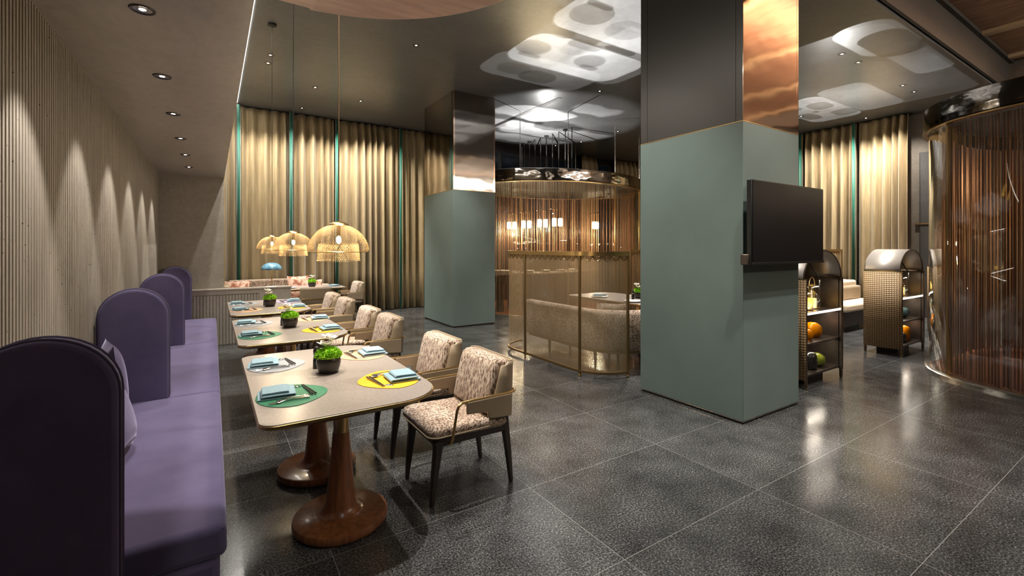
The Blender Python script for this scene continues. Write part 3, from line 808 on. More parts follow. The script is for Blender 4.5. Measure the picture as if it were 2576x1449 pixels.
curtain('x', 11.2, 3.88, 5.0, CZ0, CZ1, 'gold curtain right beside the far sage pillar', True, seed=5)
curtain('x', 11.2, 9.95, 10.5, CZ0, CZ1, 'gold curtain strip above the beaded room, left of two', False, seed=6)
curtain('x', 11.2, 11.35, 12.9, CZ0, CZ1, 'gold curtain strip above the beaded room, beside the near pillar', False, seed=8)
curtain('y', 12.9, 3.75, 4.72, CZ0, CZ1, 'brightly lit gold curtain on the right, right of the teal stripe', False, seed=9, amp=.13)
curtain('y', 12.9, 4.74, 5.90, CZ0, CZ1, 'gold curtain with teal edge just right of the near pillar', True, seed=10, amp=.13)
curtain('y', 12.9, 5.92, 9.4, CZ0, CZ1, 'gold curtain on the right wall, mostly hidden by the near pillar', True, seed=11, amp=.13)

# ------------------------------------------------------------------ beaded rooms
def beaded_room(cx, cy, a, b, p, label, spacing, rad, joints, seed, rods=True):
    t = thing('beaded_room', label, 'glass room', (cx, cy, 0))
    base = superell(0, 0, a, b, p, 160)
    def off(d): return superell(0, 0, a-d, b-d, p, 160)
    MB().sweep(base, [(-.06,2.97),(.02,2.97),(.055,2.985),(.06,3.10),(.055,3.235),(.02,3.25),(-.06,3.25)], closed=True).build('top_ring', M['ringmetal'], t, ang=50)
    MB().sweep(base, [(.02,2.957),(.062,2.957),(.062,2.972),(.02,2.972)], closed=True).build('brass_lip', M['brass'], t)
    MB().sweep(base, [(-.04,0),(.05,0),(.05,.03),(.03,.04),(-.04,.04)], closed=True).build('base_ring', M['steel'], t, ang=40)
    sheet('glass_wall', base, .04, 2.955, M['glass'], t, solid=.008, closed=True)
    MB().prism(off(.05), .0, .012).build('timber_floor', M['floor_wood'], t)
    MB().prism(off(.05), 3.17, 3.21).build('inner_ceiling', M['fascia'], t)
    mb = MB(); rnd = random.Random(seed)
    q = superell(0, 0, a-.13, b-.13, p, 400); per = sum(math.dist(q[i], q[(i+1) % 400]) for i in range(400)); n = int(per/spacing)
    for k in range(n):
        if rnd.random() < .06: continue
        f = (k + rnd.uniform(-.3,.3))/n*400; i = int(f) % 400; g = f-int(f); p0, p1 = q[i], q[(i+1) % 400]
        x = p0[0]+(p1[0]-p0[0])*g + rnd.uniform(-.015,.015); y = p0[1]+(p1[1]-p0[1])*g + rnd.uniform(-.015,.015); r = rad*rnd.uniform(.7,1.25); h = rnd.uniform(.02,.05)
        vs = []
        for z in (h, 2.96):
            vs += [(x+r,y,z),(x,y+r,z),(x-r,y,z),(x,y-r,z)]
        mb.add(vs, [(0,1,5,4),(1,2,6,5),(2,3,7,6),(3,0,4,7),(3,2,1,0),(4,5,6,7)])
    s_ = mb.build('bead_strands', M['strand'], t, flat=True); s_['kind'] = 'stuff'
    for jx, jy in joints:
        x, y = min(base, key=lambda q_: math.dist(q_, (jx-cx, jy-cy))); MB().box(x-.008, x+.008, y-.008, y+.008, .03, 2.96).build('glass_joint', M['brass'], t)
        if rods: MB().tube([(x,y,3.25),(x,y,ZC)], .008, 8).build('suspension_rod', M['steel'], t)
    return t
beaded_room(7.5, 9.4, 2.4, 1.75, 2.0, 'oval glass room hung with copper bead strands behind the mesh screen', .032, .006, ((5.6,8.3),(6.59,7.85),(7.84,7.64),(9.2,8.1),(5.9,10.7),(7.6,11.1),(9.2,10.6)), 5)
beaded_room(8.62, .15, 1.84, 1.98, 3.0, 'large curved glass room of dark copper bead strands at the right edge', .0185, .0068, ((7.15,1.78),(6.78,.25),(8.7,2.13),(7.1,-1.5),(8.7,-1.8),(10.4,.2)), 6, False)

# lamps inside the first beaded room
def make_room_lamp():
    t = thing('glass_lamp', '', 'pendant lamp')
    for s_ in (-.075, .075):
        lp = MB().lathe([(.045,2.02),(.055,2.05),(.055,2.18),(.045,2.21)], 20, s_, 0).build('lamp_glass', M['tube_lamp'], t, ang=50)
        MB().tube([(s_,0,2.21),(s_,0,2.42)], .006, 8).build('stem', M['brass'], lp)
    MB().lathe([(.16,2.42),(.17,2.43),(.05,2.47)], 28).build('glass_dish', M['jar'], t, solid=.003)
    MB().tube([(0,0,2.46),(0,0,3.17)], .005, 8).build('cord', M['cord_dark'], t)
    return t
rl = make_room_lamp()
RL = [(6.88,8.62),(6.88,9.2),(6.88,9.9),(6.88,10.6)]
for k, (x, y) in enumerate(RL):
    o = rl if k == 0 else dup(rl, (x, y, 0), R(57)); o.location = (x, y, 0); o.rotation_euler = (0,0,R(-33))
    o['label'] = 'glowing twin glass lamp in the beaded room, %s of the row' % ('rightmost','third','second','leftmost')[k]; o['group'] = 'glowing lamps in the beaded room'
    point('room_lamp_light', (x, y, 1.95), 46, (1,.78,.5), .06)
o = dup(rl, (8.75, 9.3, 0), R(20), 'glowing twin glass lamp deeper in the beaded room, right of the tall joint', 'glowing lamps in the beaded room')
point('room_lamp_light', (8.75, 9.3, 1.95), 46, (1,.78,.5), .06)
# hanging rods over the beaded room
for k in range(9):
    t = thing('ceiling_rod', 'thin dark rod with a round canopy in the row above the beaded room' if k % 3 == 1 else 'thin plain dark rod in the row above the beaded room', 'rod', (7.45, 8.75 + .26*k, 0), 0, 'canopied dark rods' if k % 3 == 1 else 'plain dark rods')
    MB().tube([(0,0,3.25),(0,0,ZC-.001)], .011, 8).build('stem', M['cord_dark'], t)
    if k % 3 == 1: MB().lathe([(.03,ZC-.05),(.06,ZC-.03),(.06,ZC-.0005)], 20).build('canopy', M['cord_dark'], t)
# buffet counter with china
t = thing('buffet_counter', 'dark buffet counter standing inside the glass beaded room', 'counter', (7.2, 9.6, .0))
MB().prism(superell(0,0,1.0,.55,2.6,60), .012, .86).build('body', M['darkwood'], t)
MB().prism(superell(0,0,1.08,.62,2.6,60), .86, .90).build('worktop', M['stone'], t, bevel=.006)
MB().box(-.7, .7, -.02, .02, .90, 1.28).build('riser_back', M['bronze'], t)
MB().box(-.75, .75, -.2, .2, 1.28, 1.30).build('riser_shelf', M['bronze'], t)
for k, (dx, dy, z) in enumerate(((-.7,-.4,.9),(-.25,-.45,.9),(.2,-.46,.9),(.65,-.38,.9),(-.5,0,1.3),(0,0,1.3),(.5,0,1.3))):
    mb = MB()
    for q in range(4): mb.lathe([(.06,.0+.014*q),(.11,.012+.014*q),(.112,.016+.014*q),(.05,.006+.014*q)], 24)
    o = mb.build('plate_stack', M['white'], loc=(7.2+dx, 9.6+dy, z), ang=50)
    tag(o, 'stack of white plates on the %s of the buffet counter' % ('worktop' if z < 1 else 'raised shelf'), 'plates', 'plates on the buffet %s' % ('worktop' if z < 1 else 'shelf'))
# dark service cabinet behind the far pillar
t = thing('service_counter', 'dark pedestal counter with pale stone top just inside the glass room, by the far pillar', 'counter', (5.66, 9.25, .012))
MB().lathe([(.12,0),(.10,.25),(.09,.55),(.16,.86)], 6).build('pedestal', M['bronze'], t)
MB().box(-.2, .2, -.2, .2, .86, .97).build('top', M['stone'], t, bevel=.01)

# ------------------------------------------------------------------ mesh screens
def mesh_screen(path, posts, label, loc, rz=0, height=1.475, group='brass mesh screens'):
    t = thing('mesh_screen', label, 'screen', loc, rz, group)
    sheet('wire_mesh', path, .07, height-.05, M['wire_mesh'], t, solid=0)
    MB().sweep(path, [(-.018,height-.05),(.018,height-.05),(.018,height),(-.018,height)]).build('top_rail', M['brass'], t)
    MB().sweep(path, [(-.014,.05),(.014,.05),(.014,.075),(-.014,.075)]).build('bottom_rail', M['brass_dark'], t)
    mb = MB(); acc = 0; nxt = .05
    # scalloped chain fringe under the top rail
    L = [0]
    for i in range(1, len(path)): L.append(L[-1] + math.dist(path[i], path[i-1]))
    def at(s_):
        j = 0
        while j < len(L)-2 and L[j+1] < s_: j += 1
        f = (s_-L[j])/(L[j+1]-L[j]); a, b = path[j], path[j+1]; return (a[0]+(b[0]-a[0])*f, a[1]+(b[1]-a[1])*f)
    w = .11; k = 0
    while (k+1)*w < L[-1]:
        pts = []
        for q in range(9):
            s_ = k*w + w*q/8; x, y = at(s_); pts.append((x, y, height-.052-.055*math.sin(PI*q/8)))
        mb.tube(pts, .006, 5)
        for q in range(1, 8):
            x, y, z = pts[q]; mb.tube([(x,y,z),(x,y,height-.05)], .0028, 4)
        k += 1
    mb.build('scalloped_fringe', M['brass_dark'], t)
    for i in posts:
        x, y = path[i]; MB().box(x-.014, x+.014, y-.014, y+.014, .03, height).build('post', M['brass_dark'], t, bevel=.003)
        MB().lathe([(.012,0),(.02,.012),(.012,.035)], 14, x, y).build('foot', M['brass'], t)
    return t
def cpath(x0, y0, y1, depth, r=.42, n=12):
    # C shaped plan: straight along y at x0, both ends curling toward +x
    p = [(x0+depth, y0)] if depth > r else []
    p += [(x0+r-r*math.sin(R(90*k/n)), y0+r-r*math.cos(R(90*k/n))) for k in range(n+1)]
    for k in range(1, 9): p.append((x0, y0+r + (y1-y0-2*r)*k/9))
    p += [(x0+r-r*math.cos(R(90*k/n)), y1-r+r*math.sin(R(90*k/n))) for k in range(n+1)]
    return p
sp_ = cpath(0, 0, 2.2, 0, .46, 12)
mesh_screen(sp_, (0, 10, 19), 'curved brass mesh screen shielding the tweed sofa, left of the near pillar', (3.63, 3.80, 0))
sp2 = [(0,0),(.5,0),(1.0,0),(1.5,0)]
mesh_screen(sp2, (0, 3), 'brass mesh screen panel glimpsed right behind the first screen', (6.92, 6.35, 0))
sp3 = [(.4*k, 0) for k in range(7)]
mesh_screen(sp3, (0, 3, 6), 'brass mesh screen behind the hooded carts, in front of the right curtains', (9.7, 4.75, 0))

# ------------------------------------------------------------------ booth inside the screen
def curved_sofa(name, path, label, loc, rz=0, back_h=.74, m='tweed_seat'):
    t = thing(name, label, 'sofa', loc, rz)
    MB().sweep(path, [(.07,.25),(.09,.30),(.10,back_h-.05),(.07,back_h),(.0,back_h),(-.04,back_h-.05),(-.05,.42),(-.05,.25)]).build('backrest', M[m], t, ang=60)
    inner = MB().sweep(path, [(-.05,.26),(-.05,.43),(-.08,.455),(-.48,.455),(-.52,.43),(-.52,.28),(-.5,.26)])
    inner.build('seat', M[m], t, ang=60)
    MB().sweep(path, [(.02,.20),(.02,.25),(-.46,.25),(-.46,.20)]).build('base_frame', M['brass_dark'], t)
    P = [path[0], path[len(path)//3], path[2*len(path)//3], path[-1]]
    for i, (x, y) in zip((1, len(path)//3, 2*len(path)//3, len(path)-2), P):
        a, b = Vector(path[i-1]), Vector(path[i+1]); tn = (b-a).normalized(); nn = Vector((tn.y, -tn.x))
        for o in (-.02, -.4):
            MB().lathe([(.014,0),(.024,.20)], 12, path[i][0]+nn.x*o, path[i][1]+nn.y*o).build('leg', M['darkwood'], t)
    return t
# path runs so that +offset (right of travel) is outside: travel toward -y with outside at -x
sf = [(.0, 1.75), (.0, 1.3), (.0, .9), (.0, .55)] + [(.55-.55*math.cos(R(a)), .55-.55*math.sin(R(a))) for a in range(9, 91, 9)] + [(.9, 0), (1.25, 0)]
curved_sofa('curved_sofa', sf, 'curved tweed sofa behind the brass mesh screen', (4.05, 3.97, 0))
pillow('pillow', M['tweed'], (4.46, 4.42, .62), R(-18), R(50), 'tweed pillow with piped edge on the curved sofa', w=.42, h=.36, th=.14)
tb2 = dup(tb, (5.3, 5.05, 0), 0, 'stone dining table inside the mesh screen booth', 'booth table')
o = dup(pl, (5.42, 4.82, .7505), R(70), 'dark bowl of moss and flowers on the booth table beside the near pillar', 'moss bowl of the booth')
o = dup(mill, (5.22, 4.75, .7505), 0, 'dark pepper mill on the booth table beside the near pillar', 'booth mill')
for k, (x, y, lb) in enumerate(((5.0, 4.55, 'white plate on the booth table, next to the near pillar'), (5.02, 5.25, 'white plate under the napkin seen through the mesh screen'))):
    o = MB().lathe([(.06,0),(.10,.008),(.128,.016),(.13,.019),(.09,.012),(.05,.006)], 32).build('plate', M['white'], loc=(x, y, .7505), ang=50)
    tag(o, lb, 'plate', 'plates on the booth table')
put('napkin', (5.02, 5.25, .7705), R(10), 'folded napkin on a plate seen through the mesh screen', 'napkin', 'booth napkin')

# ------------------------------------------------------------------ far booth by the back curtains
t = thing('long_sofa', 'long tweed sofa below the gold curtains behind the low wall', 'sofa', (1.03, 10.45, 0))
MB().box(-.76, .66, .25, .42, .12, .86).build('backrest', M['tweed_seat'], t, bevel=.03, seg=3)
MB().box(-.76, .66, -.3, .25, .12, .44).build('seat', M['tweed_seat'], t, bevel=.03, seg=3)
MB().box(-.86, -.76, -.3, .42, .10, .80).build('arm', M['leather'], t, bevel=.03, seg=3)
for sx in (-.72, .62):
    for sy in (-.25, .35): MB().lathe([(.015,0),(.022,.13)], 10, sx, sy).build('leg', M['darkwood'], t)
G = 'patterned cushions on the far sofa'
pillow('cushion', M['pattern'], (1.50, 10.50, .70), R(12), R(90), 'rust and pink patterned cushion upright at the right end of the far sofa', w=.42, h=.46, th=.14, group=G)
pillow('cushion', M['pattern'], (1.78, 10.36, .66), R(14), R(105), 'pink patterned cushion slumped beside the far booth plant', w=.40, h=.38, th=.14, group=G)
pillow('cushion', M['pattern'], (.40, 10.52, .67), R(20), R(80), 'pale patterned cushion at the left end of the far sofa', w=.44, h=.4, th=.14, group=G)
t = thing('side_seat', 'tweed end seat of the far booth, right of the long sofa', 'sofa', (1.91, 10.5, 0))
MB().box(-.2, .25, -.35, .3, .12, .44).build('seat', M['tweed_seat'], t, bevel=.03, seg=3)
MB().box(-.2, .25, .2, .36, .12, .72).build('backrest', M['tweed_seat'], t, bevel=.03, seg=3)
for sx in (-.15, .2):
    for sy in (-.3, .28): MB().lathe([(.015,0),(.022,.13)], 10, sx, sy).build('leg', M['darkwood'], t)
dup(tb, (1.42, 9.72, 0), R(90), 'stone dining table of the far booth beyond the low wall', 'far booth table')
o = dup(pl, (1.62, 9.62, .7505), R(10), 'dark bowl with white flowers on the far booth table', 'far moss bowl')
put('napkin', (2.02, 9.60, .7505), R(30), 'folded pale napkin at the right end of the far booth table', 'napkin', 'far napkin')
o = MB().lathe([(.06,0),(.10,.008),(.128,.016),(.13,.019),(.09,.012),(.05,.006)], 32).build('plate', M['white'], loc=(1.2, 9.55, .7505), ang=50)
tag(o, 'white plate on the far booth table behind the low wall', 'plate', 'far plate')
t = thing('table_lamp', 'slim brass table lamp with scalloped blue dome shade behind the low wall', 'table lamp', (.93, 9.70, .7505))
MB().lathe([(.07,0),(.07,.012),(.012,.02)], 24).build('base', M['brass'], t)
MB().tube([(0,0,.015),(0,0,.46)], .008, 10).build('pole', M['brass'], t)
mb = MB(); n = 48; rows = 8
for j in range(rows+1):
    a = R(6+84*j/rows)
    for k in range(n):
        sc_ = 1 + .03*math.cos(k*2*PI/n*8)*(j/rows)**3; mb.v.append((.175*math.sin(a)*math.cos(2*PI*k/n)*sc_, .175*math.sin(a)*math.sin(2*PI*k/n)*sc_, .36+.125*math.cos(a) - (.012*abs(math.sin(k*PI/n*8)) if j == rows else 0)))
for j in range(rows):
    for k in range(n): mb.f.append((j*n+k, (j+1)*n+k, (j+1)*n+(k+1)%n, j*n+(k+1)%n))
mb.build('shade', M['blue_shade'], t, solid=.004, ang=60)
MB().lathe([(.004,.545),(.012,.52),(.012,.47)], 14).build('finial', M['brass'], t)
MB().tube([(-.012,0,.54),(-.02,0,.58),(0,0,.62),(.02,0,.58),(.012,0,.54)], .004, 8).build('ring_handle', M['brass'], t)
MB().ball((0,0,.40), .03, .03, .035).build('bulb', M['bulb'], t)

# ------------------------------------------------------------------ hooded display carts
def make_cart():
    t = thing('display_cart', '', 'cart')
    W, D = .93, .45
    def bow(s_):
        return [( s_*(W/2-.035) + s_*.045*math.sin(PI*k/10)**.8, .0 + D*k/10) for k in range(11)]
    for s_ in (-1, 1):
        r_ = sheet('rattan_side', bow(s_), .10, 1.17, M['rattan'], t, solid=.022)
        MB().tube([(x,y,1.172) for x,y in bow(s_)], .011, 8).build('brass_edge', M['brass'], r_)
    hw, hz = .445, .31
    arc = [(-hw*math.cos(PI*k/24), 1.18+hz*math.sin(PI*k/24)) for k in range(25)]
    mb = MB(); n = len(arc)
    mb.v = [(x,.02,z) for x,z in arc] + [(x,D-.02,z) for x,z in arc]; mb.f = [(i,n+i,n+i+1,i+1) for i in range(n-1)]
    hd = mb.build('hood', M['hood'], t, solid=.008, ang=60)
    MB().tube([(x,.02,z) for x,z in arc], .007, 8).build('hood_rim', M['bronze'], hd)
    bk = [(-hw,.12)] + [(hw,.12)] + [(x, z) for x, z in reversed(arc)]
    MB().prism_y(bk, D-.025, D-.01).build('back_panel', M['bronze'], t)
    for z in (.12, .455, .79):
        sh = MB().box(-W/2+.05, W/2-.05, .02, D-.025, z, z+.025).build('shelf', M['bronze'], t, bevel=.003)
        if z == .79: MB().box(-W/2+.05, W/2-.05, .012, .02, z+.002, z+.023).build('light_strip', M['shelf_led'], sh)
    for sx in (-1, 1):
        for yy in (.012, D-.012):
            lg = MB().box(sx*(W/2-.045)-.014, sx*(W/2-.045)+.014, yy-.014, yy+.014, .02, 1.18).build('post', M['bronze'], t, bevel=.003)
            MB().lathe([(.011,0),(.014,.004),(.016,.10)], 14, sx*(W/2-.045), yy).build('brass_foot', M['brass_dark'], lg)
    for s_ in (-1, 1): MB().box(s_*(W/2-.062)-.006, s_*(W/2-.062)+.006, .03, D-.025, .12, 1.17).build('inner_panel', M['bronze'], t)
    MB().box(-.22,.22,.12,D-.08,.0,.12).build('plinth', M['base_dark'], t)
    MB().tube([(0,.06,1.05),(0,.06,1.16),(0,.2,1.42)],.007,8).build('hood_arm', M['base_dark'], t)
    return t
ct = make_cart()
CX = (5.755, 8.47, 11.17)
def lantern(loc, h, r, label):
    t = thing('glass_lantern', label, 'lantern', loc, 0, 'glass candle lanterns')
    MB().lathe([(r,.006),(r,h*.86),(r*.9,h*.96),(r*.5,h)], 28, cap0=False, cap1=False).build('glass_cylinder', M['jar'], t, solid=.003, ang=60)
    MB().lathe([(r*1.04,0),(r*1.04,.012),(r*.9,.014)], 28).build('base', M['brass_dark'], t)
    MB().lathe([(r*.55,.014),(r*.55,h*.42),(r*.1,h*.41)], 20).build('candle', M['wax'], t, ang=50)
    MB().tube([(r*.8*math.cos(R(a)), 0, h*.97+h*.32*math.sin(R(a))) for a in range(0,181,15)], .006, 8).build('handle', M['brass_dark'], t)
def vase(kind, loc, r, h, m, label):
    if kind == 'round': pf = [(r*.5,0),(r*.8,h*.12),(r,h*.45),(r*.9,h*.78),(r*.5,h*.96),(r*.35,h)]
    elif kind == 'jar': pf = [(r*.85,0),(r,h*.1),(r,h*.7),(r*.85,h*.92),(r*.45,h)]
    else: pf = [(r*.45,0),(r*.95,h*.35),(r,h*.6),(r*.8,h*.85),(r*.62,h)]
    o = MB().lathe(pf, 28).build('glass_vase' if kind != 'bowl' else 'glass_bowl', m, loc=loc, ang=60)
    tag(o, label, 'vase' if kind != 'bowl' else 'bowl', 'glassware on the carts')
CN = ('cart beside the near pillar', 'middle rattan cart', 'cart behind the right glass room')
for k in range(3):
    o = ct if k == 0 else dup(ct, (0,0,0)); o.location = (CX[k], 2.42, 0); o['group'] = 'hooded rattan display carts'
    o['label'] = ('hooded rattan and bronze display cart half hidden by the near pillar', 'hooded rattan display cart standing free in the middle, full arched hood visible', 'hooded rattan display cart mostly behind the right glass room')[k]
    X = CX[k]; nm = CN[k]
    lantern((X+.09, 2.60, .8155), .28, .085, 'taller glass candle lantern on the top shelf of the ' + nm)
    lantern((X-.10, 2.56, .8155), .20, .055, 'shorter glass candle lantern on the top shelf of the ' + nm)
    if k != 1:
        vase('round', (X+.11, 2.60, .4805), .10, .17, M['amber'], 'round amber glass vase on the second shelf of the ' + nm)
        vase('round', (X-.13, 2.55, .4805), .065, .12, M['amber'], 'small orange glass vase on the second shelf of the ' + nm)
        vase('jar', (X-.06, 2.56, .1455), .08, .19, M['pepper'], 'dark glass jar on the bottom shelf of the ' + nm)
        vase('round', (X+.14, 2.58, .1455), .10, .15, M['olive_glass'], 'olive green glass vase on the bottom shelf of the ' + nm)
    else:
        vase('bowl', (X+.11, 2.60, .4805), .11, .15, M['blue_glass'], 'smoky blue glass bowl on the second shelf of the ' + nm)
        vase('jar', (X+.13, 2.61, .1455), .115, .22, M['amber'], 'big amber glass jar on the bottom shelf of the ' + nm)
        vase('jar', (X-.06, 2.55, .1455), .065, .14, M['pepper'], 'small dark red glass jar on the bottom shelf of the ' + nm)
    area('cart_shelf_light', (X, 2.46, 1.15), (X, 2.60, .8), 1.1, .6, .04)
    area('cart_shelf_light', (X, 2.60, .775), (X, 2.60, .4), 1.5, .6, .04)
    area('cart_shelf_light', (X, 2.56, .45), (X, 2.60, .1), 1.2, .6, .04)
# cream sofa seen between the carts
t = thing('cream_sofa', 'cream upholstered sofa seen in the gap between the rattan carts', 'sofa', (10.2, 3.95, 0))
MB().box(-.8, .8, .1, .4, .2, .86).build('backrest', M['cream'], t, bevel=.04, seg=3)
MB().box(-.8, .8, -.35, .1, .36, .50).build('seat', M['cream'], t, bevel=.04, seg=3)
MB().box(-.75, .75, .0, .14, .5, .76).build('back_cushion', M['leather'], t, bevel=.04, seg=3)
MB().box(-.76, .76, -.3, .36, .1, .36).build('base', M['darkwood'], t)
for sx in (-.7, .7):
    for sy in (-.25, .3): MB().lathe([(.015,0),(.022,.11)], 10, sx, sy).build('leg', M['darkwood'], t)

# ------------------------------------------------------------------ lights
for k, y in enumerate(PDY): point('pendant_bulb_light', (.664, y, 1.53), 6, (1,.80,.52), .03)
point('table_lamp_light', (.93, 9.7, 1.07), 1.5, (1,.85,.65), .03)
WARM = (1,.94,.86)
# pools on the tables and chairs
for (x, y, tx, ty, p) in ((1.33,2.75,1.0,2.8,200), (1.3,4.85,1.0,4.85,180), (1.25,6.8,1.0,6.8,165)):
    spot('ceiling_spot', (x, y, ZC-.03), (tx, ty, 0), p*1.2, 58, .5, WARM, .03)
    spot('ceiling_spot', (.52, y+1.1, ZC-.03), (1.5, y+.3, .6), 150, 36, .5, WARM, .03)  # added spot that brightens the chair fronts
for (x, y, tx, ty, p) in ((2.3,4.2,1.35,3.0,170), (2.3,6.2,1.35,5.1,140)):
    spot('ceiling_spot', (x, y, ZC-.03), (tx, ty, 0), p, 36, .4, WARM, .03)
for (x, y, lb) in DL[:2]: spot('ceiling_spot', (x, y, ZC-.03), (.9, 8.9, .4), 90, 50, .4, WARM, .04)
spot('ceiling_spot', (1.6, 9.17, ZC-.03), (-.1, 8.6, 1.5), 190, 50, .15, WARM, .03)
spot('ceiling_spot', (1.6, 9.17, ZC-.03), (1.6, 9.8, 0), 110, 50, .4, WARM, .04)
# curtain washers
for x in (1.0, 1.3, 1.6, 2.1, 2.52, 3.0, 3.4, 3.9): spot('curtain_washer', (x-.75, 10.4, ZC-.03), (x+.15, 11.15, 1.0), 50 if x < 2.3 else 88, 90, .8, WARM, .03)
for y, p in ((3.9,125), (4.4,125), (5.0,70), (5.6,70)): spot('curtain_washer', (12.0, y-.2, ZC-.03), (12.9, y+.1, 1.2), p*1.25, 100, .8, WARM, .03)
# general pools over the floor
for (x, y, p, an) in ((2.51,6.45,190,60), (2.52,9.52,120,60), (6.17,6.44,330,70), (8.73,8.45,150,70), (8.1,3.18,230,60), (8.69,3.18,230,60), (10.62,3.19,260,70), (11.23,3.2,230,70), (11.2,5.2,200,70), (5.2,4.6,330,60)):
    spot('ceiling_spot', (x, y, ZC-.03), (x, y, 0), p, an, .6, WARM, .04)
for (x, y, p, an) in ((3.0,1.1,150,62), (4.4,.2,150,66), (3.2,-.9,110,60), (5.0,-1.6,120,66)):  # unseen spots added as fill over the foreground floor
    spot('ceiling_spot', (x, y, ZC-.03), (x+.1, y+.3, 0), p, an, .7, WARM, .06)
# light on the screen, the carts and the pillars
spot('ceiling_spot', (2.3, 4.3, ZC-.03), (3.7, 4.9, .7), 170, 44, .7, WARM, .05)  # added to brighten the mesh screen and the sofa behind it
spot('ceiling_spot', (6.9, 3.5, ZC-.03), (8.1, 2.6, .7), 150, 40, .7, WARM, .05)  # added to lighten the rattan side of the middle cart
spot('ceiling_spot', (9.7, 3.5, ZC-.03), (10.9, 2.6, .7), 120, 40, .7, WARM, .05)  # likewise added, for the cart farther right
spot('pillar_spot', (2.3, 3.7, ZC-.03), (3.82, 2.9, .9), 210, 56, .8, (1,.97,.90), .08)
spot('pillar_spot', (2.51, 6.45, ZC-.03), (3.81, 8.7, 1.0), 260, 45, .7, (1,.97,.90), .08)
spot('pillar_spot', (4.15, .55, ZC-.03), (4.3, 2.24, .9), 150, 56, .8, (1,.96,.9), .05)
# unseen area lights added to brighten the veneer recess and give warm fill
area('recess_fill', (9.3, .9, 4.7), (9.3, .2, 5.2), 170, 7.5, .08, (1,.88,.74))
area('recess_fill', (9.3, -4.8, 4.66), (9.3, -3.5, 5.2), 110, 7.5, .08, (1,.88,.74))
area('linear_glow', (.385, 3.5, ZC-.02), (.385, 3.5, 0), 40, .06, 14, (1,.95,.86))
# inside the right beaded room
point('room_glow', (8.6, .2, 2.6), 26, (1,.78,.55), .12)
# unseen spots added to imitate light the pillar mirrors throw on the ceiling
def gobo(xs, ys, zs, power, slabs, holes, ang=130, soft=.012, warp=0.0):
    l = bpy.data.lights.new('added_pattern_spot', 'SPOT'); l.energy = power; l.color = (1,.98,.94); l.spot_size = R(ang); l.spot_blend = .1; l.shadow_soft_size = 0
    o = bpy.data.objects.new('added_pattern_spot', l); COL.objects.link(o); o.location = (xs, ys, zs); o.rotation_euler = (PI,0,0)
    dz = ZC - zs; l.use_nodes = True; m = l; nt = l.node_tree
    em = [n for n in nt.nodes if n.type == 'EMISSION'][0]
    tc = nt.nodes.new('ShaderNodeTexCoord'); sp = nt.nodes.new('ShaderNodeSeparateXYZ'); nt.links.new(tc.outputs['Normal'], sp.inputs[0])
    X = math_n(m, 'MULTIPLY_ADD', math_n(m, 'DIVIDE', sp.outputs[0], sp.outputs[2]), -dz, xs)
    Y = math_n(m, 'MULTIPLY_ADD', math_n(m, 'DIVIDE', sp.outputs[1], sp.outputs[2]), dz, ys)
    cb = nt.nodes.new('ShaderNodeCombineXYZ'); nt.links.new(X, cb.inputs[0]); nt.links.new(Y, cb.inputs[1])
    nz = nt.nodes.new('ShaderNodeTexNoise'); nz.inputs['Scale'].default_value = 1.1; nz.inputs['Detail'].default_value = 2; nt.links.new(cb.outputs[0], nz.inputs['Vector'])
    if warp:
        sc = nt.nodes.new('ShaderNodeSeparateColor'); nt.links.new(nz.outputs['Color'], sc.inputs[0])
        X = math_n(m, 'MULTIPLY_ADD', math_n(m, 'SUBTRACT', sc.outputs[0], .5), warp, X); Y = math_n(m, 'MULTIPLY_ADD', math_n(m, 'SUBTRACT', sc.outputs[1], .5), warp, Y)
    def slab(cu, cv, hu, hv, r):
        qx = math_n(m, 'MAXIMUM', math_n(m, 'SUBTRACT', math_n(m, 'ABSOLUTE', math_n(m, 'SUBTRACT', X, cu)), hu-r), 0)
        qy = math_n(m, 'MAXIMUM', math_n(m, 'SUBTRACT', math_n(m, 'ABSOLUTE', math_n(m, 'SUBTRACT', Y, cv)), hv-r), 0)
        d = math_n(m, 'SQRT', math_n(m, 'ADD', math_n(m, 'MULTIPLY', qx, qx), math_n(m, 'MULTIPLY', qy, qy)))
        mr = nt.nodes.new('ShaderNodeMapRange'); nt.links.new(d, mr.inputs[0]); mr.inputs[1].default_value = r+soft; mr.inputs[2].default_value = r-soft
        mr.inputs[3].default_value = 0; mr.inputs[4].default_value = 1; return mr.outputs[0]
    tot = None
    for cu, cv, hu, hv, r, w_ in slabs:
        x = math_n(m, 'MULTIPLY', slab(cu, cv, hu, hv, r), w_); tot = x if tot is None else math_n(m, 'ADD', tot, x)
    for cu, cv, hu, hv, k in holes:
        tot = math_n(m, 'MULTIPLY', tot, math_n(m, 'SUBTRACT', 1.0, math_n(m, 'MULTIPLY', slab(cu, cv, hu, hv, min(hu, hv)*.98), k)))
    tot = math_n(m, 'MULTIPLY', tot, math_n(m, 'ADD', nz.outputs[0], .5))
    nt.links.new(tot, em.inputs['Strength'])
gobo(4.7, 5.0, 2.6, 420,
     [(4.85,5.58,1.1,.53,.32,.6), (4.75,4.33,1.1,.53,.32,.5), (4.7,6.3,1.05,.5,.3,.2), (4.95,4.95,1.2,1.2,.3,.15), (5.3,5.2,.6,.9,.05,.18), (4.0,3.5,1.2,.9,.4,.1)],
     [(4.0,5.57,.27,.23,.5), (4.05,4.37,.3,.25,.5), (3.97,4.98,.3,.12,.55), (4.1,5.82,.2,.06,.5), (3.99,4.15,.2,.06,.6), (5.16,4.95,.3,.07,.6), (5.05,5.5,.26,.23,.4),
      (4.6,5.1,.3,.12,.35), (4.75,4.45,.3,.25,.25), (5.2,5.7,.18,.08,.4), (4.75,6.5,.35,.25,.5), (4.2,6.4,.3,.22,.4), (4.55,5.2,.22,.3,.2)])
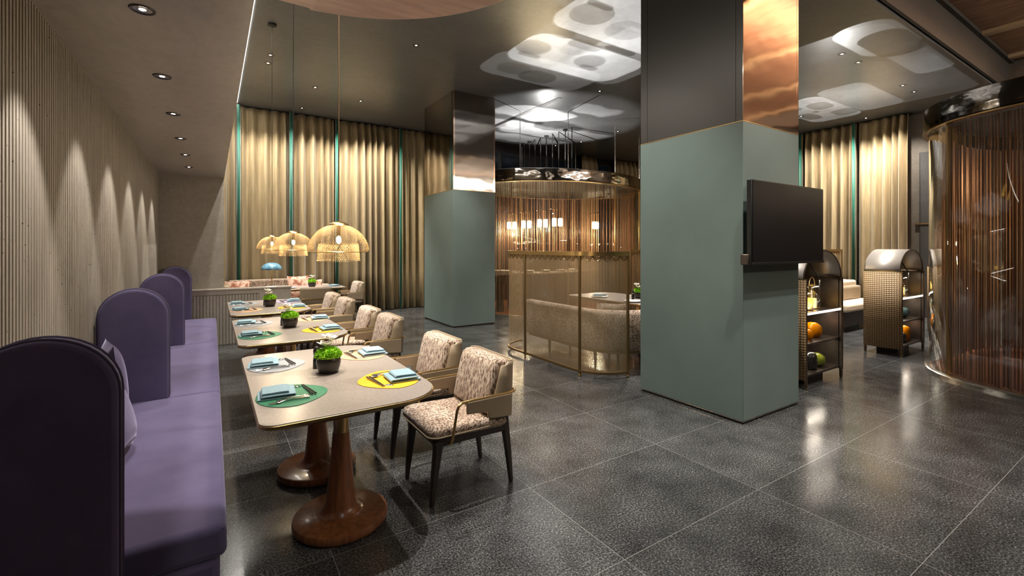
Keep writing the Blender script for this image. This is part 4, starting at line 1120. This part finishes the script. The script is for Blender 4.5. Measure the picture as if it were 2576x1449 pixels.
gobo(6.7, 8.8, 3.35, 420,
     [(6.0,8.35,.9,.42,.4,.55), (7.6,9.5,1.7,.5,.2,.45), (7.5,10.5,2.0,.35,.2,.4), (7.0,7.45,.6,.3,.28,.35), (5.6,9.5,.7,.4,.3,.4), (7.2,8.8,2.6,2.3,.5,.2)],
     [(7.2,8.9,.7,.32,.6), (6.3,8.9,.5,.12,.6), (8.2,9.9,.6,.15,.5)], soft=.05, warp=.7)
gobo(10.2, 4.2, 2.6, 380,
     [(11.0,4.8,1.1,.5,.25,.55), (10.8,3.9,1.1,.4,.25,.25), (9.6,3.5,2.3,1.1,.3,.12), (7.95,2.68,.75,.36,.33,.4), (9.3,2.6,.9,.25,.2,.2)],
     [(10.7,4.6,.32,.2,.5), (11.6,4.5,.3,.22,.5), (11.4,5.1,.35,.15,.6), (10.4,5.05,.3,.16,.5), (8.3,2.62,.62,.29,.8), (11.1,4.85,.08,.06,.6)])
w = bpy.data.worlds.new('World'); S.world = w; w.use_nodes = True
w.node_tree.nodes['Background'].inputs[0].default_value = (0.02,0.02,0.022,1); w.node_tree.nodes['Background'].inputs[1].default_value = 0.3

# ------------------------------------------------------------------ camera
c = bpy.data.cameras.new('Camera'); cam = bpy.data.objects.new('Camera', c); COL.objects.link(cam)
cam.location = (0,0,1.53); cam.rotation_euler = (R(90), 0, R(-33))
c.sensor_width = 36; c.lens = 36*1160/2576; c.shift_y = -(1449/2-621)/2576; c.clip_start = 0.02
S.camera = cam
S.view_settings.view_transform = 'Standard'; S.view_settings.look = 'None'; S.view_settings.exposure = 1.12; S.view_settings.gamma = 1.0
S.view_settings.use_curve_mapping = False
cy = S.cycles
cy.max_bounces = 6; cy.diffuse_bounces = 3; cy.glossy_bounces = 4; cy.transmission_bounces = 4; cy.transparent_max_bounces = 14
cy.caustics_reflective = False; cy.caustics_refractive = False; cy.sample_clamp_indirect = 4.0; cy.use_denoising = True; cy.adaptive_threshold = 0.02
for m in bpy.data.materials:
    if m.name in ('filament_bulb', 'downlight_lens', 'downlight_lens_shaded', 'candle_wax', 'shelf_led_strip'): m.cycles.emission_sampling = 'NONE'
